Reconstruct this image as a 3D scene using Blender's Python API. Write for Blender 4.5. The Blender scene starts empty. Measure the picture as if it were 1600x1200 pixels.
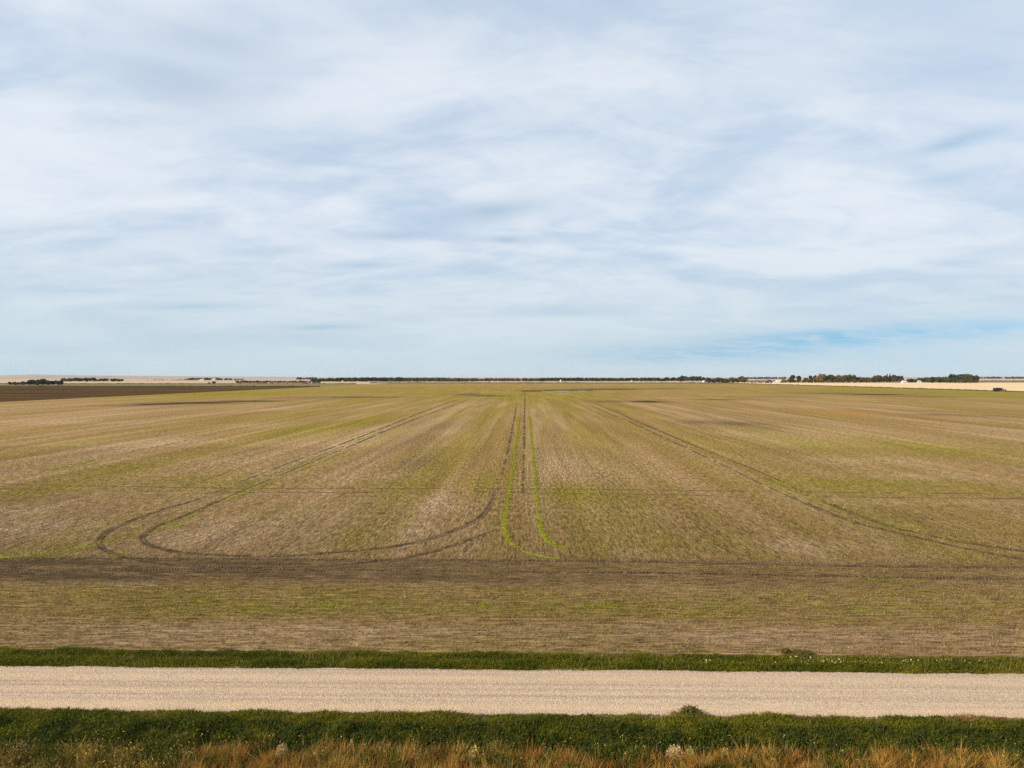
import bpy, math, random
import numpy as np
from mathutils import Vector

# ------------------------------------------------------------------ camera
SC = bpy.context.scene
COL = SC.collection
CAM_H = 15.0
F = 1100.0                       # focal length in pixels of a 1600 px wide picture
YAW = math.radians(1.04)         # the drone looks a touch to the west of the drill rows
PITCH = math.radians(0.573)
cam_d = bpy.data.cameras.new('camera')
cam = bpy.data.objects.new('camera', cam_d)
COL.objects.link(cam)
cam.location = (0, 0, CAM_H)
cam.rotation_euler = (math.pi / 2 - PITCH, 0, YAW)
cam_d.sensor_width = 36.0
cam_d.lens = 36.0 * F / 1600.0
cam_d.clip_start = 0.5
cam_d.clip_end = 80000
SC.camera = cam

# ------------------------------------------------------------------ sun, sky
SUN_EL = math.radians(27)
SUN_AZ = math.radians(-113)      # clockwise from +Y (the row direction): from the west, a little behind the camera
sun_dir = Vector((math.sin(SUN_AZ) * math.cos(SUN_EL), math.cos(SUN_AZ) * math.cos(SUN_EL), math.sin(SUN_EL)))
sd = bpy.data.lights.new('sun', 'SUN')
sd.energy = 5.0
sd.angle = math.radians(0.6)
sd.color = (1.0, 0.82, 0.60)
sun = bpy.data.objects.new('sun', sd)
COL.objects.link(sun)
sun.rotation_euler = (-sun_dir).to_track_quat('-Z', 'Y').to_euler()

W = bpy.data.worlds.new('World')
SC.world = W
W.use_nodes = True
wt = W.node_tree
wt.nodes.clear()


class NG:
    """small helper for node graphs"""
    def __init__(self, tree):
        self.t = tree

    def put(self, sock, v):
        if hasattr(v, 'is_output'):
            self.t.links.new(v, sock)
        elif v is not None:
            sock.default_value = v

    def math(self, op, a, b=None, c=None, clamp=False):
        n = self.t.nodes.new('ShaderNodeMath')
        n.operation = op
        n.use_clamp = clamp
        self.put(n.inputs[0], a)
        if b is not None:
            self.put(n.inputs[1], b)
        if c is not None:
            self.put(n.inputs[2], c)
        return n.outputs[0]

    def noise(self, vec, scale, detail=4, rough=0.5, dist=0.0, out='Fac'):
        n = self.t.nodes.new('ShaderNodeTexNoise')
        self.put(n.inputs['Vector'], vec)
        n.inputs['Scale'].default_value = scale
        n.inputs['Detail'].default_value = detail
        n.inputs['Roughness'].default_value = rough
        n.inputs['Distortion'].default_value = dist
        return n.outputs[out]

    def mapping(self, vec, loc=(0, 0, 0), rot=(0, 0, 0), scale=(1, 1, 1)):
        n = self.t.nodes.new('ShaderNodeMapping')
        self.put(n.inputs['Vector'], vec)
        n.inputs['Location'].default_value = loc
        n.inputs['Rotation'].default_value = rot
        n.inputs['Scale'].default_value = scale
        return n.outputs[0]

    def ramp(self, fac, a, b, x0=0.0, x1=1.0):
        n = self.t.nodes.new('ShaderNodeMapRange')
        n.interpolation_type = 'SMOOTHSTEP'
        self.put(n.inputs[0], fac)
        n.inputs[1].default_value = a
        n.inputs[2].default_value = b
        n.inputs[3].default_value = x0
        n.inputs[4].default_value = x1
        return n.outputs[0]

    def mix(self, fac, a, b, mode='MIX'):
        n = self.t.nodes.new('ShaderNodeMix')
        n.data_type = 'RGBA'
        n.blend_type = mode
        self.put(n.inputs[0], fac)
        self.put(n.inputs[6], a if hasattr(a, 'is_output') else (*a, 1.0))
        self.put(n.inputs[7], b if hasattr(b, 'is_output') else (*b, 1.0))
        return n.outputs[2]

    def sep(self, vec):
        n = self.t.nodes.new('ShaderNodeSeparateXYZ')
        self.put(n.inputs[0], vec)
        return n.outputs

    def comb(self, x, y, z):
        n = self.t.nodes.new('ShaderNodeCombineXYZ')
        for i, v in enumerate((x, y, z)):
            self.put(n.inputs[i], v)
        return n.outputs[0]


g = NG(wt)
sky = wt.nodes.new('ShaderNodeTexSky')
sky.sky_type = 'NISHITA'
sky.sun_disc = False
sky.sun_elevation = SUN_EL
sky.sun_rotation = SUN_AZ % (2 * math.pi)
sky.altitude = 550
sky.air_density = 1.0
sky.dust_density = 0.3
sky.ozone_density = 0.4
tc = wt.nodes.new('ShaderNodeTexCoord')
dx, dy, dz = g.sep(tc.outputs['Generated'])
zc = g.math('ADD', g.math('MAXIMUM', dz, 0.0), 0.17)
plane = g.comb(g.math('DIVIDE', dx, zc), g.math('DIVIDE', dy, zc), 0.0)   # the cloud sheet seen from below
wide = g.noise(g.mapping(plane, loc=(4.3, 1.7, 0), rot=(0, 0, 0.25), scale=(0.42, 0.62, 1)), 1.0, 5, 0.5, 0.6)
wisp = g.noise(g.mapping(plane, loc=(1.1, 7.2, 0), rot=(0, 0, 0.32), scale=(0.95, 1.55, 1)), 1.0, 9, 0.55, 0.8)
fine = g.noise(g.mapping(plane, loc=(9.1, 2.2, 0), rot=(0, 0, -0.2), scale=(3.4, 5.2, 1)), 1.0, 8, 0.62, 0.6)
wt.links.new(g.comb(dx, dy, g.math('ADD', g.math('MULTIPLY', dz, 0.35), 0.22)), sky.inputs['Vector']) if 'Vector' in sky.inputs else None
el = g.math('ARCSINE', dz)
az = g.math('ARCTAN2', dx, dy)


def opening(a, e, sa, se, tilt=0.0):
    """a thin place in the cloud sheet, at azimuth a and elevation e (degrees)"""
    a, e, sa, se = (math.radians(v) for v in (a, e, sa, se))
    da = g.math('SUBTRACT', az, a)
    de = g.math('SUBTRACT', g.math('SUBTRACT', el, e), g.math('MULTIPLY', da, tilt))
    q = g.math('ADD', g.math('POWER', g.math('ABSOLUTE', g.math('DIVIDE', da, sa)), 2.0),
               g.math('POWER', g.math('ABSOLUTE', g.math('DIVIDE', de, se)), 2.0))
    return g.math('EXPONENT', g.math('MULTIPLY', q, -1.0))


holes = None
for spec, amp in (((27, 3.1, 11, 0.7, 0.03), 0.66), ((15, 1.9, 10, 0.8, 0.02), 0.45), ((31.5, 15.8, 2.6, 0.5, 0.12), 0.50),
                  ((31, 13.5, 2.4, 0.4, 0.05), 0.25), ((-3, 13.2, 5.0, 0.8, 0.10), 0.30), ((-27, 20.5, 6, 1.6, -0.05), 0.26), ((-24, 23.5, 6, 1.2, -0.05), 0.20),
                  ((-10, 11.2, 3.5, 0.4, 0.04), 0.30), ((-1.5, 11.0, 1.8, 0.35, 0.0), 0.30), ((-16, 3.9, 3.0, 0.25, 0.05), 0.28), ((-13, 8.8, 3, 0.35, 0.05), 0.30),
                  ((-20, 9.6, 3.0, 0.4, 0.1), 0.25), ((-26, 5.2, 4.0, 0.3, 0.06), 0.22), ((3, 5.2, 5.0, 0.35, 0.02), 0.18), ((34, 22, 9, 5, 0), 0.14)):
    h = g.math('MULTIPLY', opening(*spec), amp)
    holes = h if holes is None else g.math('ADD', holes, h)
thick = g.math('ADD', g.math('MULTIPLY', wide, 0.55), g.math('MULTIPLY', wisp, 0.45))
ragged = g.math('MULTIPLY', holes, g.ramp(g.math('ADD', g.math('MULTIPLY', fine, .6), g.math('MULTIPLY', wisp, .4)), 0.32, 0.62, 0.15, 1.5))
cover = g.math('SUBTRACT', g.ramp(thick, 0.28, 0.62, 0.80, 0.98), ragged, clamp=True)
tone = g.math('ADD', g.math('MULTIPLY', wisp, 0.62), g.math('MULTIPLY', fine, 0.38))
cloud = g.mix(g.ramp(tone, 0.34, 0.62), (3.75, 4.55, 5.6), (5.4, 5.78, 6.25))
low = g.ramp(el, -0.02, 0.22)
cloud = g.mix(low, (4.05, 4.85, 5.25), cloud)
clear = g.mix(1.0, sky.outputs['Color'], (0.74, 0.97, 0.96), 'MULTIPLY')
skyc = g.mix(cover, clear, cloud)
bg = wt.nodes.new('ShaderNodeBackground')
bg.inputs['Strength'].default_value = 0.15
wt.links.new(skyc, bg.inputs['Color'])
wo = wt.nodes.new('ShaderNodeOutputWorld')
wt.links.new(bg.outputs[0], wo.inputs['Surface'])

vs = SC.view_settings
vs.view_transform = 'Standard'
vs.look = 'None'
vs.exposure = 0.0
vs.gamma = 1.0
vs.use_curve_mapping = False
SC.render.engine = 'CYCLES'
SC.cycles.use_denoising = False
SC.cycles.max_bounces = 6
SC.cycles.volume_bounces = 0

# ------------------------------------------------------------------ helpers
rng = np.random.default_rng(11)
R = random.Random(5)
cy_, sy_ = math.cos(YAW), math.sin(YAW)
cp_, sp_ = math.cos(PITCH), math.sin(PITCH)


def P(px, py, z=0.0):
    """the point of the level ground under a place in the 1600 x 1200 photograph (used to survey the field)"""
    a, b, c = F, px - 800.0, 600.0 - py
    fx, fy, fz = -sy_ * cp_, cy_ * cp_, -sp_
    ux, uy, uz = -sy_ * sp_, cy_ * sp_, cp_
    d = (fx * a + cy_ * b + ux * c, fy * a + sy_ * b + uy * c, fz * a + uz * c)
    t = (z - CAM_H) / d[2]
    return d[0] * t, d[1] * t


def bearing(px, dist):
    """the ground point at a given distance ahead on the bearing of a picture column"""
    t = dist / (cy_ + sy_ * (px - 800.0) / F)
    return (-sy_ + cy_ * (px - 800.0) / F) * t, dist


_tab = rng.random((256, 256))


def vnoise(x, y):
    xi = np.floor(x).astype(np.int64)
    yi = np.floor(y).astype(np.int64)
    fx = x - xi
    fy = y - yi
    fx = fx * fx * (3 - 2 * fx)
    fy = fy * fy * (3 - 2 * fy)
    a = _tab[xi & 255, yi & 255]
    b = _tab[(xi + 1) & 255, yi & 255]
    c = _tab[xi & 255, (yi + 1) & 255]
    d = _tab[(xi + 1) & 255, (yi + 1) & 255]
    return (a * (1 - fx) + b * fx) * (1 - fy) + (c * (1 - fx) + d * fx) * fy


def fbm(x, y, oct=4, gain=0.5):
    s = 0.0
    n = 0.0
    a = 1.0
    for i in range(oct):
        s = s + a * vnoise(x * 2 ** i + 17.3 * i, y * 2 ** i + 5.1 * i)
        n += a
        a *= gain
    return s / n


def sstep(x, a, b):
    t = np.clip((x - a) / (b - a), 0, 1)
    return t * t * (3 - 2 * t)


def make_mesh(name, verts, faces, col=None, smooth=False):
    """mesh from arrays; faces is an (n,3) or (n,4) index array"""
    verts = np.asarray(verts, np.float32)
    faces = np.asarray(faces, np.int32)
    me = bpy.data.meshes.new(name)
    k = faces.shape[1]
    me.vertices.add(len(verts))
    me.vertices.foreach_set('co', verts.ravel())
    me.loops.add(faces.size)
    me.loops.foreach_set('vertex_index', faces.ravel())
    me.polygons.add(len(faces))
    me.polygons.foreach_set('loop_start', np.arange(0, faces.size, k, dtype=np.int32))
    me.polygons.foreach_set('loop_total', np.full(len(faces), k, np.int32))
    if smooth:
        me.polygons.foreach_set('use_smooth', np.ones(len(faces), bool))
    if col is not None:
        at = me.color_attributes.new('tint', 'FLOAT_COLOR', 'POINT')
        c = np.ones((len(verts), 4), np.float32)
        c[:, :3] = col
        at.data.foreach_set('color', c.ravel())
    me.update(calc_edges=True)
    me.validate()
    return me


def obj(name, me, m=None, parent=None, label=None, cat=None, group=None, kind=None):
    o = bpy.data.objects.new(name, me)
    COL.objects.link(o)
    if m is not None and me is not None:
        me.materials.clear()
        me.materials.append(m)
    if parent is not None:
        o.parent = parent
    tag(o, label, cat, group, kind)
    return o


def tag(o, label=None, cat=None, group=None, kind=None):
    for k, v in (('label', label), ('category', cat), ('group', group), ('kind', kind)):
        if v:
            o[k] = v
    return o


def grid_faces(nr, nc):
    i = np.arange(nr - 1)[:, None] * nc + np.arange(nc - 1)[None, :]
    i = i.ravel()
    return np.stack([i, i + 1, i + 1 + nc, i + nc], 1)


class MB:
    """boxes, prisms and tubes gathered into one mesh"""
    def __init__(self):
        self.v = []
        self.f = []

    def add(self, v, f):
        n = len(self.v)
        self.v += [tuple(p) for p in v]
        self.f += [tuple(i + n for i in q) for q in f]

    def box(self, c, s, bev=0.0):
        x, y, z = (k / 2 for k in s)
        v = [(c[0] + a * x, c[1] + b * y, c[2] + d * z) for d in (-1, 1) for b in (-1, 1) for a in (-1, 1)]
        self.add(v, [(0, 2, 3, 1), (4, 5, 7, 6), (0, 1, 5, 4), (2, 6, 7, 3), (0, 4, 6, 2), (1, 3, 7, 5)])
        return self

    def prism(self, pts, y0, y1):
        """an outline in the xz plane drawn out along y"""
        n = len(pts)
        v = [(p[0], y0, p[1]) for p in pts] + [(p[0], y1, p[1]) for p in pts]
        f = [tuple(range(n)), tuple(range(2 * n - 1, n - 1, -1))]
        f += [(i, i + n, (i + 1) % n + n, (i + 1) % n) for i in range(n)]
        self.add(v, f)
        return self

    def tube(self, path, radii, n=6):
        path = [Vector(p) for p in path]
        v, f = [], []
        for i, p in enumerate(path):
            d = (path[min(i + 1, len(path) - 1)] - path[max(i - 1, 0)]).normalized()
            a = d.orthogonal().normalized()
            b = d.cross(a)
            for k in range(n):
                t = 2 * math.pi * k / n
                v.append(p + (a * math.cos(t) + b * math.sin(t)) * radii[i])
        for i in range(len(path) - 1):
            for k in range(n):
                f.append((i * n + k, i * n + (k + 1) % n, (i + 1) * n + (k + 1) % n, (i + 1) * n + k))
        f.append(tuple(range(n - 1, -1, -1)))
        f.append(tuple(range((len(path) - 1) * n, len(path) * n)))
        self.add(v, f)
        return self

    def lathe(self, prof, c=(0, 0, 0), n=20, axis='z'):
        v, f = [], []
        for r, h in prof:
            for k in range(n):
                t = 2 * math.pi * k / n
                if axis == 'z':
                    v.append((c[0] + r * math.cos(t), c[1] + r * math.sin(t), c[2] + h))
                else:
                    v.append((c[0] + r * math.cos(t), c[1] + h, c[2] + r * math.sin(t)))
        for i in range(len(prof) - 1):
            for k in range(n):
                f.append((i * n + k, i * n + (k + 1) % n, (i + 1) * n + (k + 1) % n, (i + 1) * n + k))
        f.append(tuple(range(n)))
        f.append(tuple(range((len(prof) - 1) * n, len(prof) * n)))
        self.add(v, f)
        return self

    def mesh(self, name):
        me = bpy.data.meshes.new(name)
        me.from_pydata(self.v, [], self.f)
        me.update()
        return me

    def build(self, name, m, parent=None, **kw):
        return obj(name, self.mesh(name), m, parent, **kw)


# ------------------------------------------------------------------ materials
def new_mat(name):
    m = bpy.data.materials.new(name)
    m.use_nodes = True
    t = m.node_tree
    t.nodes.clear()
    return m, NG(t)


def finish(m, gg, colour, rough=0.9, bump=None, bump_d=0.05, spec=0.2, trans=0.0, bump_s=1.0):
    t = gg.t
    b = t.nodes.new('ShaderNodeBsdfPrincipled')
    gg.put(b.inputs['Base Color'], colour if hasattr(colour, 'is_output') else (*colour, 1))
    gg.put(b.inputs['Roughness'], rough)
    b.inputs['Specular IOR Level'].default_value = spec
    if bump is not None:
        n = t.nodes.new('ShaderNodeBump')
        n.inputs['Strength'].default_value = bump_s
        n.inputs['Distance'].default_value = bump_d
        gg.put(n.inputs['Height'], bump)
        t.links.new(n.outputs[0], b.inputs['Normal'])
    out = t.nodes.new('ShaderNodeOutputMaterial')
    if trans > 0:
        tr = t.nodes.new('ShaderNodeBsdfTranslucent')
        gg.put(tr.inputs['Color'], colour if hasattr(colour, 'is_output') else (*colour, 1))
        mx = t.nodes.new('ShaderNodeMixShader')
        mx.inputs[0].default_value = trans
        t.links.new(b.outputs[0], mx.inputs[1])
        t.links.new(tr.outputs[0], mx.inputs[2])
        t.links.new(mx.outputs[0], out.inputs['Surface'])
    else:
        t.links.new(b.outputs[0], out.inputs['Surface'])
    return m


def wpos(gg):
    return gg.t.nodes.new('ShaderNodeNewGeometry').outputs['Position']


def attr(gg, name='tint'):
    n = gg.t.nodes.new('ShaderNodeAttribute')
    n.attribute_name = name
    return n.outputs['Color']


def plain(name, colour, rough=0.8, scale=3.0, var=0.25, spec=0.3, metal=0.0):
    """a painted, weathered surface"""
    m, q = new_mat(name)
    n = q.noise(wpos(q), scale, 5, 0.6)
    c = q.mix(n, tuple(k * (1 - var) for k in colour), tuple(min(1, k * (1 + var)) for k in colour))
    finish(m, q, c, rough, n, 0.01, spec)
    m.node_tree.nodes['Principled BSDF'].inputs['Metallic'].default_value = metal
    return m


def leaf_mat(name, trans=0.3, rough=0.7):
    """plants: the colour of each leaf is its own"""
    m, q = new_mat(name)
    return finish(m, q, attr(q), rough, spec=0.06, trans=trans)


def crown_mat():
    """foliage: leaf tints on the mesh, the colour of the tree on the object"""
    m, q = new_mat('foliage')
    oi = q.t.nodes.new('ShaderNodeObjectInfo')
    c = q.mix(1.0, attr(q), oi.outputs['Color'], 'MULTIPLY')
    return finish(m, q, c, 0.75, spec=0.1, trans=0.25)


def field_mat(name, rows=True, contrast=0.55):
    """cropped soil: tint from the surveyed patches, clods, straw and drill rows on top"""
    m, q = new_mat(name)
    p = wpos(q)
    x, y, z = q.sep(p)
    head = q.ramp(y, 55.0, 59.0, 1.0, 0.0)            # the headland was worked across
    body = q.math('SUBTRACT', 1.0, head)
    nb = q.noise(q.mapping(p, scale=(3.2, 0.55, 1)), 1.0, 5, 0.62)
    nh = q.noise(q.mapping(p, scale=(0.7, 3.0, 1)), 1.0, 5, 0.62)
    grain = q.math('ADD', q.math('MULTIPLY', nb, body), q.math('MULTIPLY', nh, head))
    streak = q.noise(q.mapping(p, scale=(0.42, 0.012, 1)), 1.0, 6, 0.68)
    drill = q.noise(q.mapping(p, loc=(3, 8, 0), scale=(2.6, 0.035, 1)), 1.0, 3, 0.6)
    mott = q.noise(q.mapping(p, scale=(0.14, 0.009, 1)), 1.0, 6, 0.65, 0.3)
    clod = q.noise(p, 5.0, 4, 0.7)
    wob = q.math('MULTIPLY', q.noise(p, 0.5, 2), 0.6)
    rb = q.math('SINE', q.math('MULTIPLY', q.math('ADD', x, wob), 2 * math.pi / 0.31))
    rh = q.math('SINE', q.math('MULTIPLY', q.math('ADD', y, wob), 2 * math.pi / 0.34))
    row = q.math('ADD', q.math('MULTIPLY', rb, body), q.math('MULTIPLY', rh, head))
    f = q.math('ADD', q.ramp(grain, 0.3, 0.7, 1 - contrast, 1 + contrast), q.math('MULTIPLY', q.math('SUBTRACT', streak, 0.5), q.math('MULTIPLY', body, 0.9)))
    f = q.math('ADD', f, q.math('MULTIPLY', q.math('SUBTRACT', drill, 0.5), q.math('MULTIPLY', body, 0.7)))
    f = q.math('ADD', f, q.math('MULTIPLY', q.math('SUBTRACT', mott, 0.5), 0.8))
    f = q.math('ADD', f, q.math('MULTIPLY', q.math('SUBTRACT', clod, 0.5), 0.5))
    if rows:
        f = q.math('ADD', f, q.math('MULTIPLY', row, 0.11))
    f = q.math('MAXIMUM', f, 0.25)
    c = q.mix(1.0, attr(q), q.comb(f, f, f), 'MULTIPLY')
    warm = q.noise(q.mapping(p, loc=(31, 7, 0), scale=(0.9, 0.25, 1)), 1.0, 4, 0.6)
    c = q.mix(q.ramp(warm, 0.4, 0.7, 0, 0.35), c, q.mix(1.0, c, (0.98, 1.0, 0.70), 'MULTIPLY'))
    hgt = q.math('ADD', q.math('ADD', grain, clod), q.math('MULTIPLY', row, 0.12 if rows else 0.0))
    return finish(m, q, c, 1.0, hgt, 0.06, 0.0, bump_s=0.7)


def earth_mat(name, a, b, sx=0.02, sy=0.004, fine=1.5):
    m, q = new_mat(name)
    p = wpos(q)
    n1 = q.noise(q.mapping(p, scale=(sx, sy, 1)), 1.0, 5, 0.6)
    n2 = q.noise(p, fine, 4, 0.65)
    c = q.mix(q.ramp(n1, 0.3, 0.7), a, b)
    k = q.ramp(n2, 0.25, 0.75, 0.75, 1.2)
    c = q.mix(1.0, c, q.comb(k, k, k), 'MULTIPLY')
    return finish(m, q, c, 1.0, n2, 0.08, 0.0)


M = {}
M['field'] = field_mat('cropped_soil')
M['leaf'] = leaf_mat('leaves')
M['dry'] = leaf_mat('dry_stalks', 0.2)
M['crown'] = crown_mat()
M['bark'] = plain('bark', (0.11, 0.085, 0.06), 0.9, 1.5)
M['ploughed'] = earth_mat('ploughed_soil', (0.052, 0.031, 0.015), (0.125, 0.076, 0.036), 0.006, 0.03)
M['golden'] = earth_mat('golden_stubble', (0.66, 0.49, 0.28), (0.78, 0.60, 0.36), 0.01, 0.003)
M['cream'] = earth_mat('cream_stubble', (0.45, 0.345, 0.22), (0.56, 0.43, 0.28), 0.003, 0.01)
M['pasture'] = earth_mat('olive_pasture', (0.19, 0.16, 0.07), (0.27, 0.21, 0.10), 0.003, 0.01)
M['plain'] = earth_mat('open_plain', (0.40, 0.31, 0.23), (0.55, 0.42, 0.33), 0.0006, 0.0011, 0.2)
M['hill'] = earth_mat('hill_fields', (0.30, 0.26, 0.20), (0.50, 0.40, 0.32), 0.0008, 0.0012, 0.05)
M['woodland'] = earth_mat('ridge_woodland', (0.045, 0.055, 0.05), (0.10, 0.10, 0.085), 0.002, 0.002, 0.05)
M['verge'] = earth_mat('verge_earth', (0.045, 0.05, 0.02), (0.09, 0.075, 0.035), 0.8, 0.8, 4.0)
M['rut'] = earth_mat('pressed_soil', (0.085, 0.058, 0.034), (0.19, 0.13, 0.072), 0.7, 0.7, 6.0)
M['white'] = plain('white_siding', (0.78, 0.77, 0.74), 0.6, 0.8, 0.06)
M['cladding'] = plain('grey_cladding', (0.42, 0.44, 0.46), 0.5, 0.8, 0.1)
M['tin'] = plain('tin_roof', (0.55, 0.56, 0.57), 0.4, 0.7, 0.1)
M['shingle'] = plain('dark_shingles', (0.10, 0.09, 0.09), 0.85, 1.2, 0.3)
M['barn'] = plain('dark_barn_boards', (0.055, 0.035, 0.035), 0.85, 1.2, 0.3)
M['creamwall'] = plain('cream_walls', (0.60, 0.52, 0.40), 0.7, 0.8, 0.1)
M['pane'] = plain('window_pane', (0.05, 0.06, 0.075), 0.15, 1.0, 0.1, 0.6)
M['darkpaint'] = plain('dark_truck_paint', (0.025, 0.022, 0.024), 0.5, 2.0, 0.2)
M['redpaint'] = plain('maroon_truck_paint', (0.10, 0.018, 0.02), 0.4, 2.0, 0.2)
M['rubber'] = plain('tyre_rubber', (0.02, 0.02, 0.02), 0.9, 4.0, 0.2)
M['rim'] = plain('steel_rim', (0.4, 0.4, 0.4), 0.4, 4.0, 0.15)
M['pole'] = plain('weathered_pole', (0.12, 0.10, 0.08), 0.9, 2.0, 0.2)

# gravel road surface
m, q = new_mat('road_gravel')
p = wpos(q)
x, y, z = q.sep(p)
st = q.noise(p, 14.0, 3, 0.7)
vor = q.t.nodes.new('ShaderNodeTexVoronoi')
vor.inputs['Scale'].default_value = 16.0
q.put(vor.inputs['Vector'], p)
drift = q.math('ADD', y, q.math('MULTIPLY', q.math('SUBTRACT', q.noise(q.mapping(p, scale=(0.06, 0.0, 1)), 1.0, 3), 0.5), 0.9))


def lane_at(c0, w):
    return q.math('EXPONENT', q.math('MULTIPLY', q.math('POWER', q.math('ABSOLUTE', q.math('DIVIDE', q.math('SUBTRACT', drift, c0), w)), 2.0), -1.0))


packed = q.math('ADD', q.math('ADD', lane_at(31.75, 0.38), lane_at(34.75, 0.40)), q.math('MULTIPLY', lane_at(33.3, 0.22), 0.5), clamp=True)
lane = q.noise(q.mapping(p, scale=(0.03, 3.0, 1)), 1.0, 5, 0.65)
blot = q.noise(q.mapping(p, scale=(0.35, 1.1, 1)), 1.0, 5, 0.6)
loose = q.mix(q.ramp(lane, 0.3, 0.7), (0.41, 0.295, 0.195), (0.55, 0.415, 0.295))
c = q.mix(packed, loose, (0.58, 0.42, 0.262))
c = q.mix(q.ramp(blot, 0.42, 0.7, 0, 0.55), c, (0.45, 0.335, 0.225))
rub = q.math('SUBTRACT', 1.0, q.math('MULTIPLY', packed, 0.6))
k = q.math('ADD', q.math('MULTIPLY', q.math('SUBTRACT', q.ramp(st, 0.25, 0.75, 0.45, 1.35), 0.93), rub), 1.0)
k = q.math('ADD', k, q.math('MULTIPLY', q.math('SUBTRACT', vor.outputs['Distance'], 0.4), 0.35))
k = q.math('ADD', k, q.math('MULTIPLY', q.math('SUBTRACT', lane, 0.5), 0.2))
c = q.mix(1.0, c, q.comb(k, k, k), 'MULTIPLY')
M['gravel'] = finish(m, q, c, 0.9, q.math('SUBTRACT', st, vor.outputs['Distance']), 0.03, 0.15)

# slough water
m, q = new_mat('slough_water')
M['water'] = finish(m, q, q.mix(q.noise(wpos(q), 0.1, 3), (0.18, 0.15, 0.09), (0.28, 0.24, 0.16)), 0.5,
                    q.noise(wpos(q), 2.0, 3), 0.004, 0.5)

# ------------------------------------------------------------------ ground
FIELD_Y0, FIELD_Y1 = 38.1, 1648.0
FIELD_X0, FIELD_X1 = -315.0, 487.0
ROAD_Y0, ROAD_Y1 = 31.05, 35.95

xs = np.array([-24000, -9000, -3000, -1000, -400, -150, -60, -30, 0, 30, 60, 150, 400, 1000, 3000, 9000, 24000], float)
prof = np.array([(-24000, -0.45), (-2000, -0.45), (-200, -0.45), (0, -0.45), (24.5, -0.45), (26.5, -0.45), (28, -0.38), (29.2, -0.20),
                 (30.5, -0.09), (31.3, -0.06), (34, -0.06), (35.7, -0.06), (36.3, -0.10), (37.1, -0.09), (37.9, -0.05), (38.6, -0.05),
                 (100, -0.05), (300, -0.05), (800, -0.05), (1650, -0.05), (4000, -0.05), (9000, -0.05), (24000, -0.05)])


def ground_z(y):
    return np.interp(y, prof[:, 0], prof[:, 1])


gx, gy = np.meshgrid(xs, prof[:, 0])
gv = np.stack([gx.ravel(), gy.ravel(), np.repeat(prof[:, 1], len(xs))], 1)
obj('ground', make_mesh('ground', gv, grid_faces(len(prof), len(xs))), M['plain'], label='pale open prairie running to the horizon', cat='ground', kind='structure')

# verge earth under the roadside grass (both sides), as one strip each
for y0, y1, nm, lab in ((14.0, 31.2, 'ditch', 'grassy ditch on the near side of the gravel road'),
                        (35.8, 38.4, 'verge', 'narrow earth verge between gravel road and field')):
    ys = np.concatenate([np.linspace(y0, y1, 40)])
    xx = np.linspace(-160, 160, 161)
    a, b = np.meshgrid(xx, ys)
    zz = ground_z(b) + 0.02 + 0.05 * fbm(a * 0.7, b * 0.7) * sstep(b, y0, y0 + 0.6) * sstep(b, y1, y1 - 0.6)
    obj(nm, make_mesh(nm, np.stack([a.ravel(), b.ravel(), zz.ravel()], 1), grid_faces(40, 161), smooth=True), M['verge'],
        label=lab, cat='ground', kind='structure')

# gravel road, slightly crowned
xx = np.concatenate([np.linspace(-900, -70, 60), np.linspace(-68, 68, 273), np.linspace(70, 900, 60)])
ys = np.linspace(0, 1, 28)
a, t = np.meshgrid(xx, ys)
e0 = ROAD_Y0 - 0.25 + 0.5 * (fbm(a * 0.35, a * 0 + 3.3) - 0.5)
e1 = ROAD_Y1 + 0.20 + 0.5 * (fbm(a * 0.4, a * 0 + 9.3) - 0.5)
b = e0 + (e1 - e0) * t
zz = -0.03 + 0.075 * (1 - (2 * t - 1) ** 2) + 0.012 * (fbm(a * 0.05, b * 2.2) - 0.5) + 0.008 * (fbm(a * 3, b * 3) - 0.5)
road = obj('gravel_road', make_mesh('gravel_road', np.stack([a.ravel(), b.ravel(), zz.ravel()], 1), grid_faces(28, len(xx)), smooth=True), M['gravel'],
           label='pale tan gravel road crossing the foreground', cat='road', kind='structure')

# ------------------------------------------------------------------ the field: surveyed patches
TAN = np.array((0.270, 0.168, 0.072))
GREEN = np.array((0.225, 0.180, 0.030))
BRIGHT = np.array((0.215, 0.225, 0.022))
PALE = np.array((0.42, 0.292, 0.182))
DARK = np.array((0.115, 0.080, 0.045))
ORANGE = np.array((0.36, 0.195, 0.06))


def blob(x, y, px, py, spx, spy, tilt=0.0):
    """a soft patch of ground; place and reach surveyed from the picture, tilt = metres along the rows per metre across"""
    cx, cy = P(px, py)
    sx = spx * cy / F
    sy = spy * cy * cy / (CAM_H * F)
    dx = (x - cx)
    dy = (y - cy) - tilt * dx
    out = np.zeros_like(x)
    k = (np.abs(dx) < 3 * sx) & (np.abs(dy) < 3 * sy)
    if k.any():
        w = 0.75 + 0.5 * fbm(x[k] / max(sx, .1) * 1.3 + 3.1, y[k] / max(sy, .1) * 1.3 + px * 0.1, 3)
        out[k] = np.exp(-((dx[k] / sx) ** 2 + (dy[k] / sy) ** 2) * w * w)
    return out


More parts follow.
